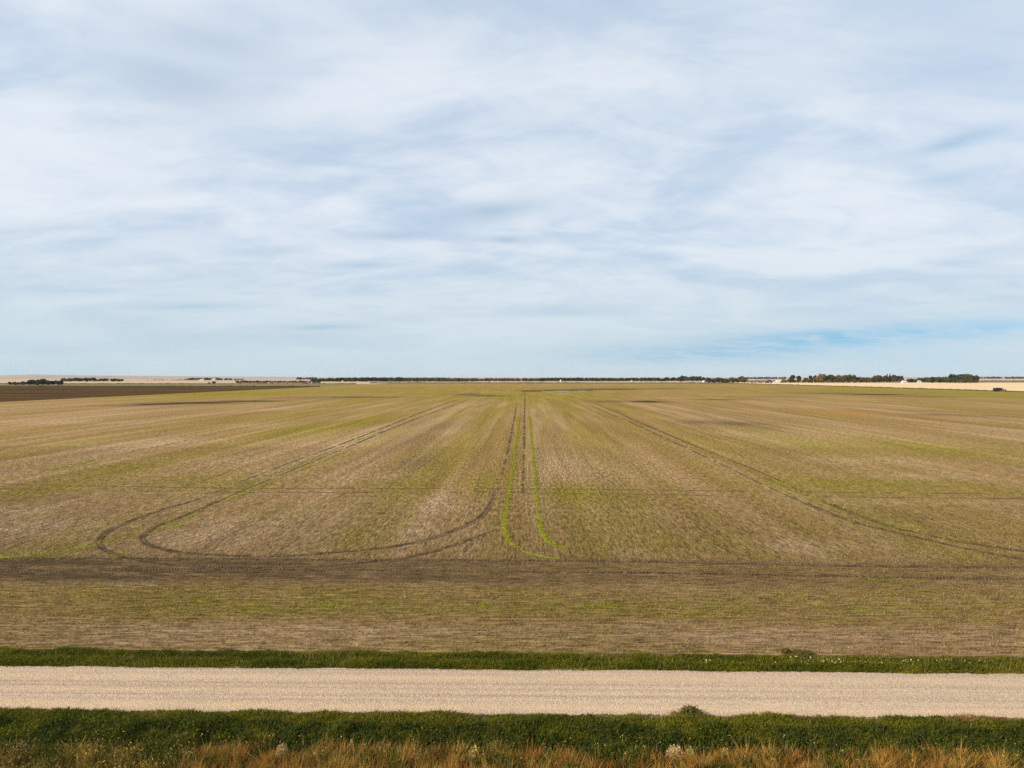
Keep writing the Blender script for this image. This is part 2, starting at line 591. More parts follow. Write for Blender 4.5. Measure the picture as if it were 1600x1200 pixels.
GREENS = [(300, 752, 110, 14, .8), (380, 762, 60, 10, .7), (60, 765, 90, 10, .6), (480, 668, 60, 12, .6), (560, 660, 50, 22, .6), (700, 622, 120, 12, .6),
          (1300, 690, 130, 12, .7), (1480, 705, 150, 14, .8), (1180, 672, 60, 8, .6), (1350, 755, 160, 8, .8), (1500, 768, 150, 10, .6),
          (930, 775, 70, 14, .8), (880, 765, 40, 12, .8), (960, 810, 50, 20, .5), (760, 755, 22, 14, .8), (620, 760, 90, 10, .5),
          (100, 617, 220, 4, .9), (330, 614, 200, 4, .7), (600, 608, 250, 5, .7), (1400, 611, 250, 5, .8), (1550, 618, 150, 8, .6), (1000, 606, 300, 3, .5),
          (440, 800, 60, 18, .4), (560, 838, 70, 16, .4), (1050, 850, 100, 16, .5), (150, 730, 150, 12, .4), (860, 620, 90, 12, .6)]
BRIGHTS = [(300, 945, 55, 12, .5), (105, 935, 60, 14, .4), (430, 945, 60, 12, .5), (460, 940, 50, 8, .6), (930, 945, 50, 10, .6), (1130, 945, 60, 10, .5),
           (1390, 906, 60, 6, .7), (1100, 892, 50, 6, .5), (1350, 950, 90, 14, .4), (540, 950, 70, 12, .4), (760, 945, 50, 8, .5),
           (320, 905, 40, 4, .5), (520, 893, 40, 5, .5), (1240, 935, 60, 10, .4), (850, 940, 60, 10, .35)]
PALES = [(60, 825, 110, 14, .7), (20, 800, 60, 10, .6), (300, 840, 60, 14, .8), (370, 815, 60, 12, .6), (500, 800, 50, 16, .6), (690, 790, 70, 20, .6),
         (1300, 852, 60, 8, .8), (1210, 850, 60, 10, .6), (1000, 800, 60, 16, .4), (1350, 783, 80, 6, .5), (1480, 785, 120, 6, .5), (1240, 860, 100, 6, .5),
         (880, 720, 30, 40, .5), (950, 740, 40, 25, .5), (700, 665, 50, 12, .5), (640, 640, 60, 8, .3), (560, 690, 40, 14, .4),
         (1340, 720, 90, 7, .8), (1230, 690, 70, 6, .7), (1150, 677, 60, 5, .6), (1440, 745, 90, 7, .6), (660, 830, 80, 12, .5), (450, 835, 60, 16, .4),
         (400, 985, 300, 14, .4), (1200, 985, 300, 14, .3), (300, 690, 120, 5, .5), (180, 700, 120, 4, .4), (420, 665, 100, 4, .5), (150, 660, 120, 3, .4),
         (850, 640, 25, 25, .4), (260, 720, 110, 5, .5), (480, 640, 90, 3, .4), (120, 912, 110, 3, .5), (1480, 855, 70, 5, .5), (580, 745, 60, 8, .3)]
DARKS = [(250, 631.5, 45, 1.7, .9), (310, 629.5, 60, 1.9, .95), (390, 626.8, 55, 1.2, .9), (200, 634, 60, 1.2, .5), (560, 620.5, 90, 0.9, .75), (480, 623, 70, 0.8, .4),
         (1095, 660, 42, 3.5, .75), (1150, 662, 46, 5, .95), (1190, 668, 26, 3.5, .6), (1010, 627.5, 36, 2.0, .75), (960, 627, 40, 1.6, .5),
         (1370, 616.5, 55, 1.2, .8), (1290, 614.5, 60, 1.6, .5), (1450, 619.5, 60, 1.0, .5), (1470, 648, 50, 2.0, .7), (1530, 650, 60, 1.6, .4), (1430, 642, 70, 1.5, .35),
         (650, 690, 34, 16, .55), (690, 665, 40, 10, .4), (655, 722, 34, 12, .5), (760, 618.5, 40, 1.0, .7), (730, 616, 30, .9, .7), (880, 609.5, 50, 0.8, .9),
         (950, 608, 60, 1.0, .85), (1040, 607.2, 60, .5, .6), (825, 611, 14, 0.8, .9), (1120, 624.5, 50, .9, .6), (1200, 620, 50, 1.6, .3),
         (60, 780, 60, 8, .35), (1400, 805, 60, 10, .35), (720, 880, 260, 7, .4)]
ORANGES = [(1320, 645, 45, 4, .8), (1370, 648, 40, 3, .4)]


def survey(x, y):
    """colour of the bare field at x, y"""
    head = 1 - sstep(y, 55, 60)
    la = fbm(x / 7.0, y / 150.0 + 40, 4)
    lb = fbm(x / 2.6 + 70, y / 120.0 + 9, 4)
    lc = fbm(x / 17.0 + 31, y / 130.0 + 3, 4)
    ha = fbm(x / 14.0, y / 2.4 + 11, 4)
    hb = fbm(x / 4.0 + 5, y / 0.8 + 21, 4)
    g1 = (1 - head) * (0.45 * sstep(la, .42, .70) + 0.40 * sstep(lc, .44, .70)) + head * (0.35 * sstep(ha, .35, .65))
    p1 = (1 - head) * (0.52 * sstep(lb, .44, .72) + .30 * sstep(1 - lc, .42, .68)) + head * (0.35 * sstep(hb, .45, .7))
    far = sstep(y, 180, 700)
    g1 = g1 * (1 - .25 * far) + .22 * far
    p1 = p1 * (1 - .55 * far)
    d1 = 0 * x
    b1 = 0 * x
    o1 = 0 * x
    for s in GREENS:
        g1 = g1 + s[4] * blob(x, y, *s[:4])
    for s in PALES:
        p1 = p1 + s[4] * blob(x, y, *s[:4])
    for s in DARKS:
        d1 = np.maximum(d1, np.clip((1.6 if s[1] < 640 else 0.9) * s[4] * blob(x, y, *s[:4]), 0, 1))
    for s in BRIGHTS:
        b1 = np.maximum(b1, s[4] * blob(x, y, *s[:4]) * sstep(fbm(x / .9, y / .7, 3), .42, .7) * 1.4)
    for s in ORANGES:
        o1 = np.maximum(o1, s[4] * blob(x, y, *s[:4]))
    # headland band where the machines turned: bare dark soil, darkest to the west
    band = sstep(y + 1.5 * (fbm(x / 5 + 7, y * 0 + 12) - .5), 49.4, 52.2) * (1 - sstep(y + 1.6 * (fbm(x / 6, y * 0 + 2) - .5), 56.6, 58.8))
    west = 1 - sstep(x, -34, 30)
    patch = sstep(.5 * fbm(x / 6, y / 1.1 + 50, 4) + .5 * fbm(x / 1.6 + 9, y / .5 + 3, 4), .30, .64)
    d1 = np.maximum(d1, band * (0.36 + .68 * west) * (0.40 + .75 * patch))
    # greener belt south of it, stubble next to the verge
    belt = sstep(y, 42.5, 45.5) * (1 - sstep(y, 49.5, 51.0))
    g1 = g1 + belt * (.30 + .40 * sstep(fbm(x / 6 + 3, y / 3.0, 5), .40, .62))
    edge = 1 - sstep(y, 41.2, 43.5)
    p1 = p1 + .22 * edge
    c = np.repeat(TAN[None], len(x), 0)

    def over(c, k, w):
        w = np.clip(w, 0, 1)[:, None]
        return c * (1 - w) + k * w
    c = over(c, PALE, p1 * .88)
    c = over(c, GREEN, g1 * .64)
    c = over(c, ORANGE, o1)
    c = over(c, BRIGHT, b1 * .75)
    c = over(c, DARK, d1 * .9)
    c = over(c, DARK * .62, sstep(d1, .75, 1.0) * sstep(y, 290, 340))
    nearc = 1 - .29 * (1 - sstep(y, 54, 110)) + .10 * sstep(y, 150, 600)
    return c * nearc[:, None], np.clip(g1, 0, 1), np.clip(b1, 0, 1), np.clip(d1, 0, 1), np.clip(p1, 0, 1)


rows = [FIELD_Y0]
while rows[-1] < FIELD_Y1:
    rows.append(rows[-1] * 1.0085)
rows[-1] = FIELD_Y1
rows = np.array(rows)


def spread_axis(lo, hi, s0, k):
    out = [0.0]
    while out[-1] < hi:
        out.append(out[-1] + s0 + k * out[-1])
    out[-1] = hi
    neg = [0.0]
    while neg[-1] > lo:
        neg.append(neg[-1] - s0 + k * neg[-1])
    neg[-1] = lo
    return np.array(neg[:0:-1] + out)


cols = spread_axis(FIELD_X0, FIELD_X1, 0.5, 0.007)
a, b = np.meshgrid(cols, rows)
fx_, fy_ = a.ravel(), b.ravel()
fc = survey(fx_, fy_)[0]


def field_z(x, y):
    return 0.05 * (fbm(x / 5, y / 5, 3) - .5) * sstep(y, 38, 41)


fz_ = field_z(fx_, fy_)
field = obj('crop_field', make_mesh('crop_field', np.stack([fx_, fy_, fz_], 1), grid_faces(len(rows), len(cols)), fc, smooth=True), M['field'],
            label='wide tan and green stubble field with looping tyre tracks', cat='field', kind='structure')


# neighbouring fields and far strips
def sheet(name, x0, x1, y0, y1, z, mt, label, nx=24, ny=24):
    X, Y = np.meshgrid(np.linspace(x0, x1, nx), np.linspace(y0, y1, ny))
    return obj(name, make_mesh(name, np.stack([X.ravel(), Y.ravel(), np.full(X.size, z)], 1), grid_faces(ny, nx)), mt, label=label, cat='field', kind='structure')


sheet('ploughed_field', -2600, FIELD_X0 - .02, 39.5, 1080, -0.02, M['ploughed'], 'dark brown ploughed field bordering the green field')
sheet('pasture', -2600, FIELD_X0 - .02, 1080.5, 1480, -0.02, M['pasture'], 'olive pasture strip behind the dark ploughed field')
sheet('stubble_field', FIELD_X1 + .02, 3200, 39.5, 1900, -0.02, M['golden'], 'bright golden stubble field with a truck at its edge')
sheet('cream_field', -3200, FIELD_X1 + 20, 1649, 2250, -0.03, M['cream'], 'cream stubble strip in front of the far trees')
sheet('cream_field', -3200, FIELD_X0 - .02, 1480.5, 1648.5, -0.025, M['cream'], 'cream stubble strip next to the olive pasture')
sheet('far_field', 700, 6000, 1901, 2450, -0.03, M['pasture'], 'dull olive strip beyond the golden stubble field')


# ------------------------------------------------------------------ wheel tracks, parts of the field
def curve(px_pts, step=0.35):
    """a smooth line over the ground through surveyed points"""
    w = np.array([P(*p) for p in px_pts])
    w = np.vstack([2 * w[0] - w[1], w, 2 * w[-1] - w[-2]])
    out = []
    for i in range(1, len(w) - 2):
        p0, p1, p2, p3 = w[i - 1], w[i], w[i + 1], w[i + 2]
        n = max(2, int(np.hypot(*(p2 - p1)) / step))
        t = np.linspace(0, 1, n, endpoint=False)[:, None]
        # centripetal-like: limit the tangents so unequal spacing makes no loops
        d = np.hypot(*(p2 - p1))
        m1 = (p2 - p0) * d / max(np.hypot(*(p2 - p1)) + np.hypot(*(p1 - p0)), 1e-6)
        m2 = (p3 - p1) * d / max(np.hypot(*(p3 - p2)) + np.hypot(*(p2 - p1)), 1e-6)
        h = (2 * t ** 3 - 3 * t ** 2 + 1) * p1 + (t ** 3 - 2 * t ** 2 + t) * m1 + (-2 * t ** 3 + 3 * t ** 2) * p2 + (t ** 3 - t ** 2) * m2
        out.append(h)
    out.append(w[-2][None])
    return np.vstack(out)


def resample(c, step):
    s = np.r_[0, np.cumsum(np.hypot(*np.diff(c, axis=0).T))]
    t = np.arange(0, s[-1], step)
    return np.stack([np.interp(t, s, c[:, 0]), np.interp(t, s, c[:, 1])], 1), t


def ribbon(name, px_pts, width, mt, tint, z=0.03, broken=0.25, step=0.35, seed=0, wide_far=0.0):
    """a ragged band pressed or grown into the field, in pieces with gaps"""
    c, s = resample(curve(px_pts), step)
    d = np.gradient(c, axis=0)
    d /= np.maximum(np.hypot(d[:, 0], d[:, 1]), 1e-6)[:, None]
    n = np.stack([-d[:, 1], d[:, 0]], 1)
    wl = width * (.5 + .55 * (fbm(s * 1.3, s * 0 + seed, 3) - .5))
    wr = width * (.5 + .55 * (fbm(s * 1.3, s * 0 + seed + 40, 3) - .5))
    gap = fbm(s / 4.0, s * 0 + seed + 80, 3)
    if wide_far:
        wl = wl * (1 + wide_far * sstep(c[:, 1], 85, 200))
        wr = wr * (1 + wide_far * sstep(c[:, 1], 85, 200))
    cut = (broken + .16 * (broken > 0)) * (1 - .25 * sstep(c[:, 1], 80, 160))
    keep = gap > cut
    tp = np.clip((gap - cut) / .14, .08, 1)
    wl, wr = wl * tp, wr * tp
    L = c + n * wl[:, None]
    Rr = c - n * wr[:, None]
    zz = field_z(c[:, 0], c[:, 1]) + z
    v = np.empty((len(c) * 3, 3))
    v[0::3] = np.c_[L, field_z(L[:, 0], L[:, 1]) + .012]
    v[1::3] = np.c_[c, zz]
    v[2::3] = np.c_[Rr, field_z(Rr[:, 0], Rr[:, 1]) + .012]
    i = np.arange(len(c) - 1)[keep[:-1]] * 3
    f = np.vstack([np.stack([i, i + 1, i + 4, i + 3], 1), np.stack([i + 1, i + 2, i + 5, i + 4], 1)])
    k = tint if tint is not None else None
    col = None
    if k is not None:
        j = rng.uniform(.7, 1.25, len(v))[:, None]
        col = np.array(k)[None] * j
    return obj(name, make_mesh(name, v, f, col), mt, field), c, s, d, n


def tread(track, c, d, n, width, lo, hi):
    """the lug prints of the tyre, each a small wedge of lifted earth, along the part of a track within reach"""
    step = 0.24
    cc, s = resample(c, step)
    dd = np.gradient(cc, axis=0)
    dd /= np.maximum(np.hypot(dd[:, 0], dd[:, 1]), 1e-6)[:, None]
    nn = np.stack([-dd[:, 1], dd[:, 0]], 1)
    sel = (cc[:, 1] > lo) & (cc[:, 1] < hi) & (np.abs(cc[:, 0]) < cc[:, 1] * .8 + 6)
    cc, dd, nn = cc[sel], dd[sel], nn[sel]
    if not len(cc):
        return
    V, Fc = [], []
    for side in (-1, 1):
        for k in range(len(cc)):
            p0 = cc[k] + dd[k] * (0.12 if side > 0 else 0)
            a0 = p0 + nn[k] * side * width * .06
            a1 = p0 + nn[k] * side * width * R.uniform(.48, .66) - dd[k] * 0.22
            if R.random() < .16:
                continue
            w = dd[k] * R.uniform(.05, .085)
            z0 = float(field_z(np.array([p0[0]]), np.array([p0[1]]))[0])
            hgt = R.uniform(.05, .11)
            b = len(V)
            for q_ in (a0 - w, a0 + w, a1 + w, a1 - w):
                V.append((q_[0], q_[1], z0))
            V.append((*a0, z0 + hgt))
            V.append((*a1, z0 + hgt * .9))
            Fc += [(b, b + 4, b + 5), (b, b + 5, b + 3), (b + 1, b + 2, b + 5), (b + 1, b + 5, b + 4), (b, b + 1, b + 4), (b + 2, b + 3, b + 5)]
    me = make_mesh('tread_print', V, Fc)
    o = obj('tread_print', me, M['rut'], track)
    o['kind'] = 'stuff'


LOOP_OUT = [(720, 623), (662, 643), (600, 668), (530, 695), (455, 722), (381, 751), (315, 778), (240, 801), (195, 818), (168, 831), (154, 846), (163, 860), (200, 874),
            (250, 882), (320, 886), (400, 887), (480, 885), (540, 882), (590, 876.5), (645, 870), (690, 858), (742, 841), (782, 826)]
LOOP_IN = [(735, 623), (680, 643), (620, 666), (540, 700), (465, 731), (397, 759), (330, 788), (270, 813), (240, 825), (224, 836), (222, 845), (236, 854), (270, 862),
           (310, 866), (370, 869), (450, 869), (535, 862.5), (600, 856), (650, 848), (700, 832.5), (745, 812), (765, 790), (772, 767)]
RIGHT_A = [(930, 630), (1000, 660), (1077, 693), (1140, 718), (1200, 743), (1250, 766), (1300, 789), (1350, 809), (1400, 826), (1450, 836), (1500, 847), (1560, 856), (1640, 868)]
RIGHT_B = [(915, 631), (985, 660), (1066, 697), (1130, 727), (1200, 761), (1250, 783), (1300, 804), (1350, 821), (1400, 833), (1470, 849), (1550, 866), (1640, 882)]
HEAD_A = [(-40, 875), (150, 873.5), (400, 874), (600, 875), (800, 875.5), (1000, 878), (1200, 882), (1400, 885.5), (1640, 888)]
HEAD_B = [(-40, 893), (200, 891), (400, 890), (600, 891), (800, 893), (1000, 895), (1200, 898), (1400, 902), (1640, 905)]
CROSS_A = [(-40, 755), (100, 758), (250, 761), (400, 763), (600, 763), (800, 763.5), (920, 764.5), (1200, 768), (1400, 770), (1640, 772.5)]
CROSS_B = [(-40, 763), (100, 765), (250, 767.5), (400, 769.5), (600, 769.5), (800, 770), (920, 771.5), (1200, 775.3), (1400, 777.5), (1640, 780)]
MID = [(820.5, 612), (819.5, 650), (819, 690), (817.5, 735), (816.5, 772)]
MID_W = [(807, 635), (800, 672), (793, 705), (784, 742)]
for i, (pts, wd, brk, lug) in enumerate(((LOOP_OUT, .42, .20, True), (LOOP_IN, .44, .19, True), (RIGHT_A, .45, .15, True), (RIGHT_B, .38, .22, True),
                                         (HEAD_A, .44, .10, True), (HEAD_B, .30, .28, True), (CROSS_A, .48, .14, False), (CROSS_B, .48, .14, False),
                                         (MID, .45, .22, False), (MID_W, .45, .26, False))):
    o, c, s, d, n = ribbon('tyre_track', pts, wd, M['rut'], None, broken=brk, seed=i * 3.7, wide_far=1.1 if i < 4 else .5)
    if lug:
        tread(o, c, d, n, .62, 40, 84)
    TR = globals().setdefault('TRACKS', [])
    TR.append(c)

# sprouted green lines in the old wheelings
GREEN_W = [(814, 618), (811, 660), (807, 690), (800, 740), (793.5, 785), (788, 815), (789, 833), (797, 848), (812, 859), (840, 868), (876, 874)]
GREEN_E = [(825, 618), (828.5, 660), (831, 690), (836, 740), (839.5, 785), (843, 815), (847, 833), (857, 847), (872, 854), (890, 858)]
SPROUT = np.array((0.30, 0.305, 0.018))
LINES = []
for i, (pts, wd, brk) in enumerate(((GREEN_W, .48, .17), (GREEN_E, .44, .19),
                                    ([(600, 672), (530, 700), (465, 727), (400, 752), (340, 775)], .5, .34),
                                    ([(545, 704), (480, 731), (410, 759), (340, 789), (280, 813), (245, 830)], .55, .30),
                                    ([(-20, 872), (60, 867), (100, 860), (150, 851), (215, 838), (290, 820)], .6, .26),
                                    ([(1040, 672), (1120, 712), (1200, 748), (1290, 785), (1370, 815), (1460, 838)], .5, .40),
                                    ([(-20, 755), (100, 730), (220, 703), (340, 678)], .6, .40),
                                    ([(-20, 872), (60, 871.5), (130, 869.5), (200, 870)], .5, .35))):
    o, c, s, d, n = ribbon('sprout_line', pts, wd, M['leaf'], SPROUT * (1.0 if i < 2 else .9), z=0.05, broken=brk, seed=60 + i * 5.1)
    LINES.append((c, wd, 1.0 if i < 2 else .45))


# ------------------------------------------------------------------ stubble and sprouts, as real little plants
def blades(pos, hgt, wid, col, lean=0.5, per=3, spread=0.06, kink=False):
    """pos (n,3): tufts of `per` narrow blades; returns verts, tri faces, tints"""
    n = len(pos)
    pos = np.repeat(pos, per, 0)
    hgt = np.repeat(hgt, per) * rng.uniform(.6, 1.15, n * per)
    wid = np.repeat(wid, per) * rng.uniform(.7, 1.3, n * per)
    col = np.repeat(col, per, 0) * rng.uniform(.75, 1.25, (n * per, 1))
    th = rng.uniform(0, 2 * np.pi, n * per)
    ph = rng.uniform(0, 2 * np.pi, n * per)
    ln = lean * hgt * rng.uniform(.1, 1, n * per)
    base = pos + np.c_[rng.normal(0, spread, (n * per, 2)), np.zeros(n * per)]
    w = np.c_[np.cos(th), np.sin(th), np.zeros(n * per)] * (wid / 2)[:, None]
    tip = base + np.c_[np.cos(ph) * ln, np.sin(ph) * ln, hgt]
    if not kink:
        v = np.stack([base - w, base + w, tip], 1).reshape(-1, 3)
        f = np.arange(len(v)).reshape(-1, 3)
        return v, f, np.repeat(col, 3, 0)
    mid = base + (tip - base) * np.array([.35, .35, .62])
    v = np.stack([base - w * .8, base + w * .8, mid + w, mid - w, tip], 1).reshape(-1, 3)
    b = np.arange(n * per)[:, None] * 5
    f = np.concatenate([b + np.array([[0, 1, 2]]), b + np.array([[0, 2, 3]]), b + np.array([[3, 2, 4]])], 0)
    return v, f, np.repeat(col, 5, 0)


def leaves(pos, size, col, up=0.6):
    """pos (n,3): loose leaves, small folded diamonds facing about"""
    n = len(pos)
    a = rng.normal(0, 1, (n, 3))
    a[:, 2] = np.abs(a[:, 2]) * .5 + up
    a /= np.linalg.norm(a, axis=1)[:, None]
    t = np.cross(a, rng.normal(0, 1, (n, 3)))
    t /= np.linalg.norm(t, axis=1)[:, None]
    b = np.cross(a, t)
    s = (size * rng.uniform(.6, 1.3, n))[:, None]
    v = np.stack([pos - t * s, pos + b * s * .5, pos + t * s, pos - b * s * .5], 1).reshape(-1, 3)
    i = np.arange(n)[:, None] * 4
    f = np.concatenate([i + np.array([[0, 1, 2]]), i + np.array([[0, 2, 3]])], 0)
    return v, f, np.repeat(col * rng.uniform(.7, 1.3, (n, 1)), 4, 0)


def merge(parts):
    V, Fc, C = [], [], []
    k = 0
    for v, f, c in parts:
        V.append(v)
        Fc.append(f + k)
        C.append(c)
        k += len(v)
    return np.vstack(V), np.vstack(Fc), np.vstack(C)


STRAW = np.array((0.42, 0.30, 0.16))
STRAWD = np.array((0.20, 0.145, 0.08))
SEEDL = np.array((0.225, 0.20, 0.032))


def stubble(x, y):
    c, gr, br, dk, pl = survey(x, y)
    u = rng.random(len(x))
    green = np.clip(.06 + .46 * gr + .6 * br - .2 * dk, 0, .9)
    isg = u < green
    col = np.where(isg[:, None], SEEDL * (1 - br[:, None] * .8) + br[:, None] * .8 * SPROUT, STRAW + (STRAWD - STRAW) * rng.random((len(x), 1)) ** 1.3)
    col = col * (1 - .45 * dk[:, None])
    keep = rng.random(len(x)) > .5 * dk
    # the wheels pressed the stubble flat
    for t in TRACKS:
        tt = t[(t[:, 1] < 150)]
        if len(tt) < 2:
            continue
        g0 = {}
        cell = np.round(tt / .5).astype(int)
        codes = set(map(int, (cell[:, 0] * 100003 + cell[:, 1])))
        mine = np.round(x / .5).astype(np.int64) * 100003 + np.round(y / .5).astype(np.int64)
        keep &= ~np.isin(mine, np.fromiter(codes, np.int64))
    hgt = np.where(isg, rng.uniform(.07, .16, len(x)), rng.uniform(.06, .15, len(x)))
    return x[keep], y[keep], hgt[keep], col[keep], isg[keep]


parts = []
# headland rows, across the picture
yy = np.arange(38.5, 57.2, .34)
tx, ty = [], []
for r_ in yy:
    n = int(100 * 11)
    X = rng.uniform(-50, 50, n)
    tx.append(X)
    ty.append(np.full(n, r_) + rng.normal(0, .045, n))
x, y, h, c, isg = stubble(np.concatenate(tx), np.concatenate(ty))
parts.append(blades(np.c_[x, y, field_z(x, y) - .01], h, np.where(isg, .065, .045), c, .8, 3, .045))
stub = make_mesh('stubble_row', *merge(parts))
o = obj('headland_stubble', stub, M['dry'], label='cut stubble and green seedlings on the headland', cat='stubble', kind='stuff')
# body of the field, rows running away
parts = []
n = 260000
y = 57 + (150 - 57) * rng.random(n) ** 1.15
x = rng.uniform(-1, 1, n) * (y * .76 + 5)
x = np.round(x / .31) * .31 + rng.normal(0, .03, n)
x, y, h, c, isg = stubble(x, y)
parts.append(blades(np.c_[x, y, field_z(x, y) - .01], h * 1.05, np.where(isg, .09, .065), c, .5, 2, .035))
o = obj('field_stubble', make_mesh('stubble_rows', *merge(parts)), M['dry'], label='rows of cut stubble and seedlings running away into the field', cat='stubble', kind='stuff')
# sprouts in the green lines
parts = []
for c, wd, dens in LINES:
    cc = c[(c[:, 1] < 260)]
    if len(cc) < 2:
        continue
    k = rng.integers(0, len(cc), int(len(cc) * 9 * dens))
    pos = cc[k] + rng.normal(0, wd * .34, (len(k), 2))
    v = np.clip(fbm(pos[:, 0] * .8, pos[:, 1] * .8, 3), 0, 1)
    pos = pos[v > .42]
    parts.append(leaves(np.c_[pos, rng.uniform(.05, .22, len(pos))], np.full(len(pos), .10), np.repeat(SPROUT[None], len(pos), 0)))
o = obj('sprout_leaf', make_mesh('sprout_leaf', *merge(parts)), M['leaf'], label='bright green sprouts along the old wheel lines', cat='sprouts', kind='stuff')

# ------------------------------------------------------------------ roadside vegetation
GRASS = np.array((0.10, 0.115, 0.012))
GRASS_Y = np.array((0.185, 0.175, 0.018))
LEAFD = np.array((0.058, 0.074, 0.014))
RUST = np.array((0.42, 0.205, 0.048))
GOLD = np.array((0.55, 0.35, 0.085))
OLIVE = np.array((0.16, 0.135, 0.028))
CREAMY = np.array((0.62, 0.54, 0.28))


def mixc(a, b, t):
    return a[None] * (1 - t[:, None]) + b[None] * t[:, None]


# far verge: a grassy bank in two soft ridges
n = 95000
x = rng.uniform(-40, 40, n)
y = 35.6 + 2.7 * rng.random(n)
lo = 35.95 + .35 * (fbm(x / 2.5, x * 0 + 7, 4) - .5)
hi = 38.0 + .6 * (fbm(x / 3.5, x * 0 + 70, 4) - .5)
k = (y > lo) & (y < hi)
x, y, lo, hi = x[k], y[k], lo[k], hi[k]
ridge = .55 + .45 * np.exp(-((y - 36.45 - .25 * (fbm(x / 5, x * 0 + 1) - .5)) / .35) ** 2) + .35 * np.exp(-((y - 37.5 - .4 * (fbm(x / 6, x * 0 + 31) - .5)) / .35) ** 2)
clump = fbm(x * .8, y * 1.1 + 4, 4)
h = .30 * ridge * (.55 + .8 * sstep(clump, .28, .72))
t = sstep(fbm(x / 2.2 + 9, y / .8, 4), .3, .7)
col = mixc(GRASS, GRASS_Y, t)
dry = sstep(y - hi, -.5, -.05) * sstep(fbm(x / 1.5, y * 0 + 91, 3), .45, .75)
col = col * (1 - dry[:, None]) + np.array((.30, .22, .09)) * dry[:, None]
pz = ground_z(y)
parts = [blades(np.c_[x, y, pz], h, np.full(len(x), .035), col, .7, 2, .05, True)]
k = rng.random(len(x)) < .5
parts.append(leaves(np.c_[x[k], y[k], pz[k] + h[k] * rng.uniform(.35, .95, k.sum())], np.full(k.sum(), .055), col[k] * .9))
sx_ = rng.uniform(-38, 38, 2200)
sy2 = rng.uniform(36.0, 38.1, 2200)
ok_ = fbm(sx_ / 2.0 + 90, sy2 / 1.0, 3) > .5
sx_, sy2 = sx_[ok_], sy2[ok_]
parts.append(blades(np.c_[sx_, sy2, ground_z(sy2)], rng.uniform(.3, .6, len(sx_)), np.full(len(sx_), .025), mixc(np.array((.20, .13, .05)), np.array((.34, .30, .09)), rng.random(len(sx_))), .5, 2, .05))
obj('verge_grass', make_mesh('verge_grass', *merge(parts)), M['leaf'], label='green grass bank between the road and the field', cat='grass', kind='stuff')
# pale flower heads in it
parts = []
for cx, cw, nn in ((10, 5, 25), (15.5, 2.6, 60), (18, 5, 30), (21, 4, 20), (-20, 8, 6)):
    X = rng.normal(cx, cw * .5, nn)
    Y = rng.uniform(36.3, 37.0, nn)
    parts.append(leaves(np.c_[X, Y, ground_z(Y) + rng.uniform(.32, .5, nn)], np.full(nn, .05), np.repeat(np.array([[.55, .56, .22]]), nn, 0), 1.0))
obj('flower_head', make_mesh('flower_head', *merge(parts)), M['leaf'], label='pale yellow flower heads in the far verge', cat='flowers', kind='stuff')

# near verge: grass along the road
n = 135000
x = rng.uniform(-34, 34, n)
y = 28.9 + 2.6 * rng.random(n)
hi = 31.16 + .34 * (fbm(x / 1.8, x * 0 + 17, 4) - .5)
k = y < hi
x, y = x[k], y[k]
clump = fbm(x * .8 + 5, y * .8, 4)
h = (.13 + .15 * sstep(clump, .30, .72)) * (1 - .35 * sstep(y, 30.6, 31.2)) * rng.choice([.7, 1.0, 1.0, 1.35], len(x))
t = sstep(.6 * fbm(x / 1.8 + 19, y / .9, 4) + .4 * fbm(x / 7 + 3, y / 1.5, 3), .32, .66) * .9
col = mixc(GRASS * .92, GRASS_Y, t)
br = sstep(y, 30.7, 31.1) * sstep(fbm(x / 1.1, y * 0 + 55, 3), .45, .7)
col = col * (1 - br[:, None]) + np.array((.24, .15, .06)) * br[:, None]
pz = ground_z(y)
parts = [blades(np.c_[x, y, pz], h, np.full(len(x), .032), col, .8, 2, .05, True)]
k = rng.random(len(x)) < .55
parts.append(leaves(np.c_[x[k], y[k], pz[k] + h[k] * rng.uniform(.3, 1, k.sum())], np.full(k.sum(), .05), col[k] * .9))
sx_ = rng.uniform(-33, 33, 2600)
sy2 = rng.uniform(29.0, 31.15, 2600)
ok_ = fbm(sx_ / 1.6 + 40, sy2 / 1.2, 3) > .5
sx_, sy2 = sx_[ok_], sy2[ok_]
parts.append(blades(np.c_[sx_, sy2, ground_z(sy2)], rng.uniform(.28, .55, len(sx_)), np.full(len(sx_), .022), mixc(np.array((.20, .13, .05)), np.array((.34, .30, .09)), rng.random(len(sx_))), .5, 2, .05))
obj('roadside_grass', make_mesh('roadside_grass', *merge(parts)), M['leaf'], label='short green grass along the near edge of the road', cat='grass', kind='stuff')

# leafy dark growth on the ditch slope
n = 110000
x = rng.uniform(-33, 33, n)
y = 27.0 + 3.1 * rng.random(n)
clump = fbm(x * 1.0 + 15, y * 1.0 + 8, 4)
h = .08 + .75 * clump ** 1.8
t = sstep(clump, .5, .8) * .6
col = mixc(LEAFD, GRASS, t)
k = rng.random(n) < .25 + .75 * sstep(clump, .25, .5)
x, y, h, col = x[k], y[k], h[k], col[k]
z = ground_z(y) + h * rng.uniform(.35, 1.0, len(x))
parts = [leaves(np.c_[x, y, z], np.full(len(x), .065), col, .5)]
k = rng.random(len(x)) < .35
parts.append(blades(np.c_[x[k], y[k], ground_z(y[k])], h[k] * 1.1, np.full(k.sum(), .04), col[k] * 1.1, .6, 2, .06, True))
obj('ditch_weeds', make_mesh('ditch_weeds', *merge(parts)), M['leaf'], label='dark leafy weeds on the ditch slope', cat='weeds', kind='stuff')

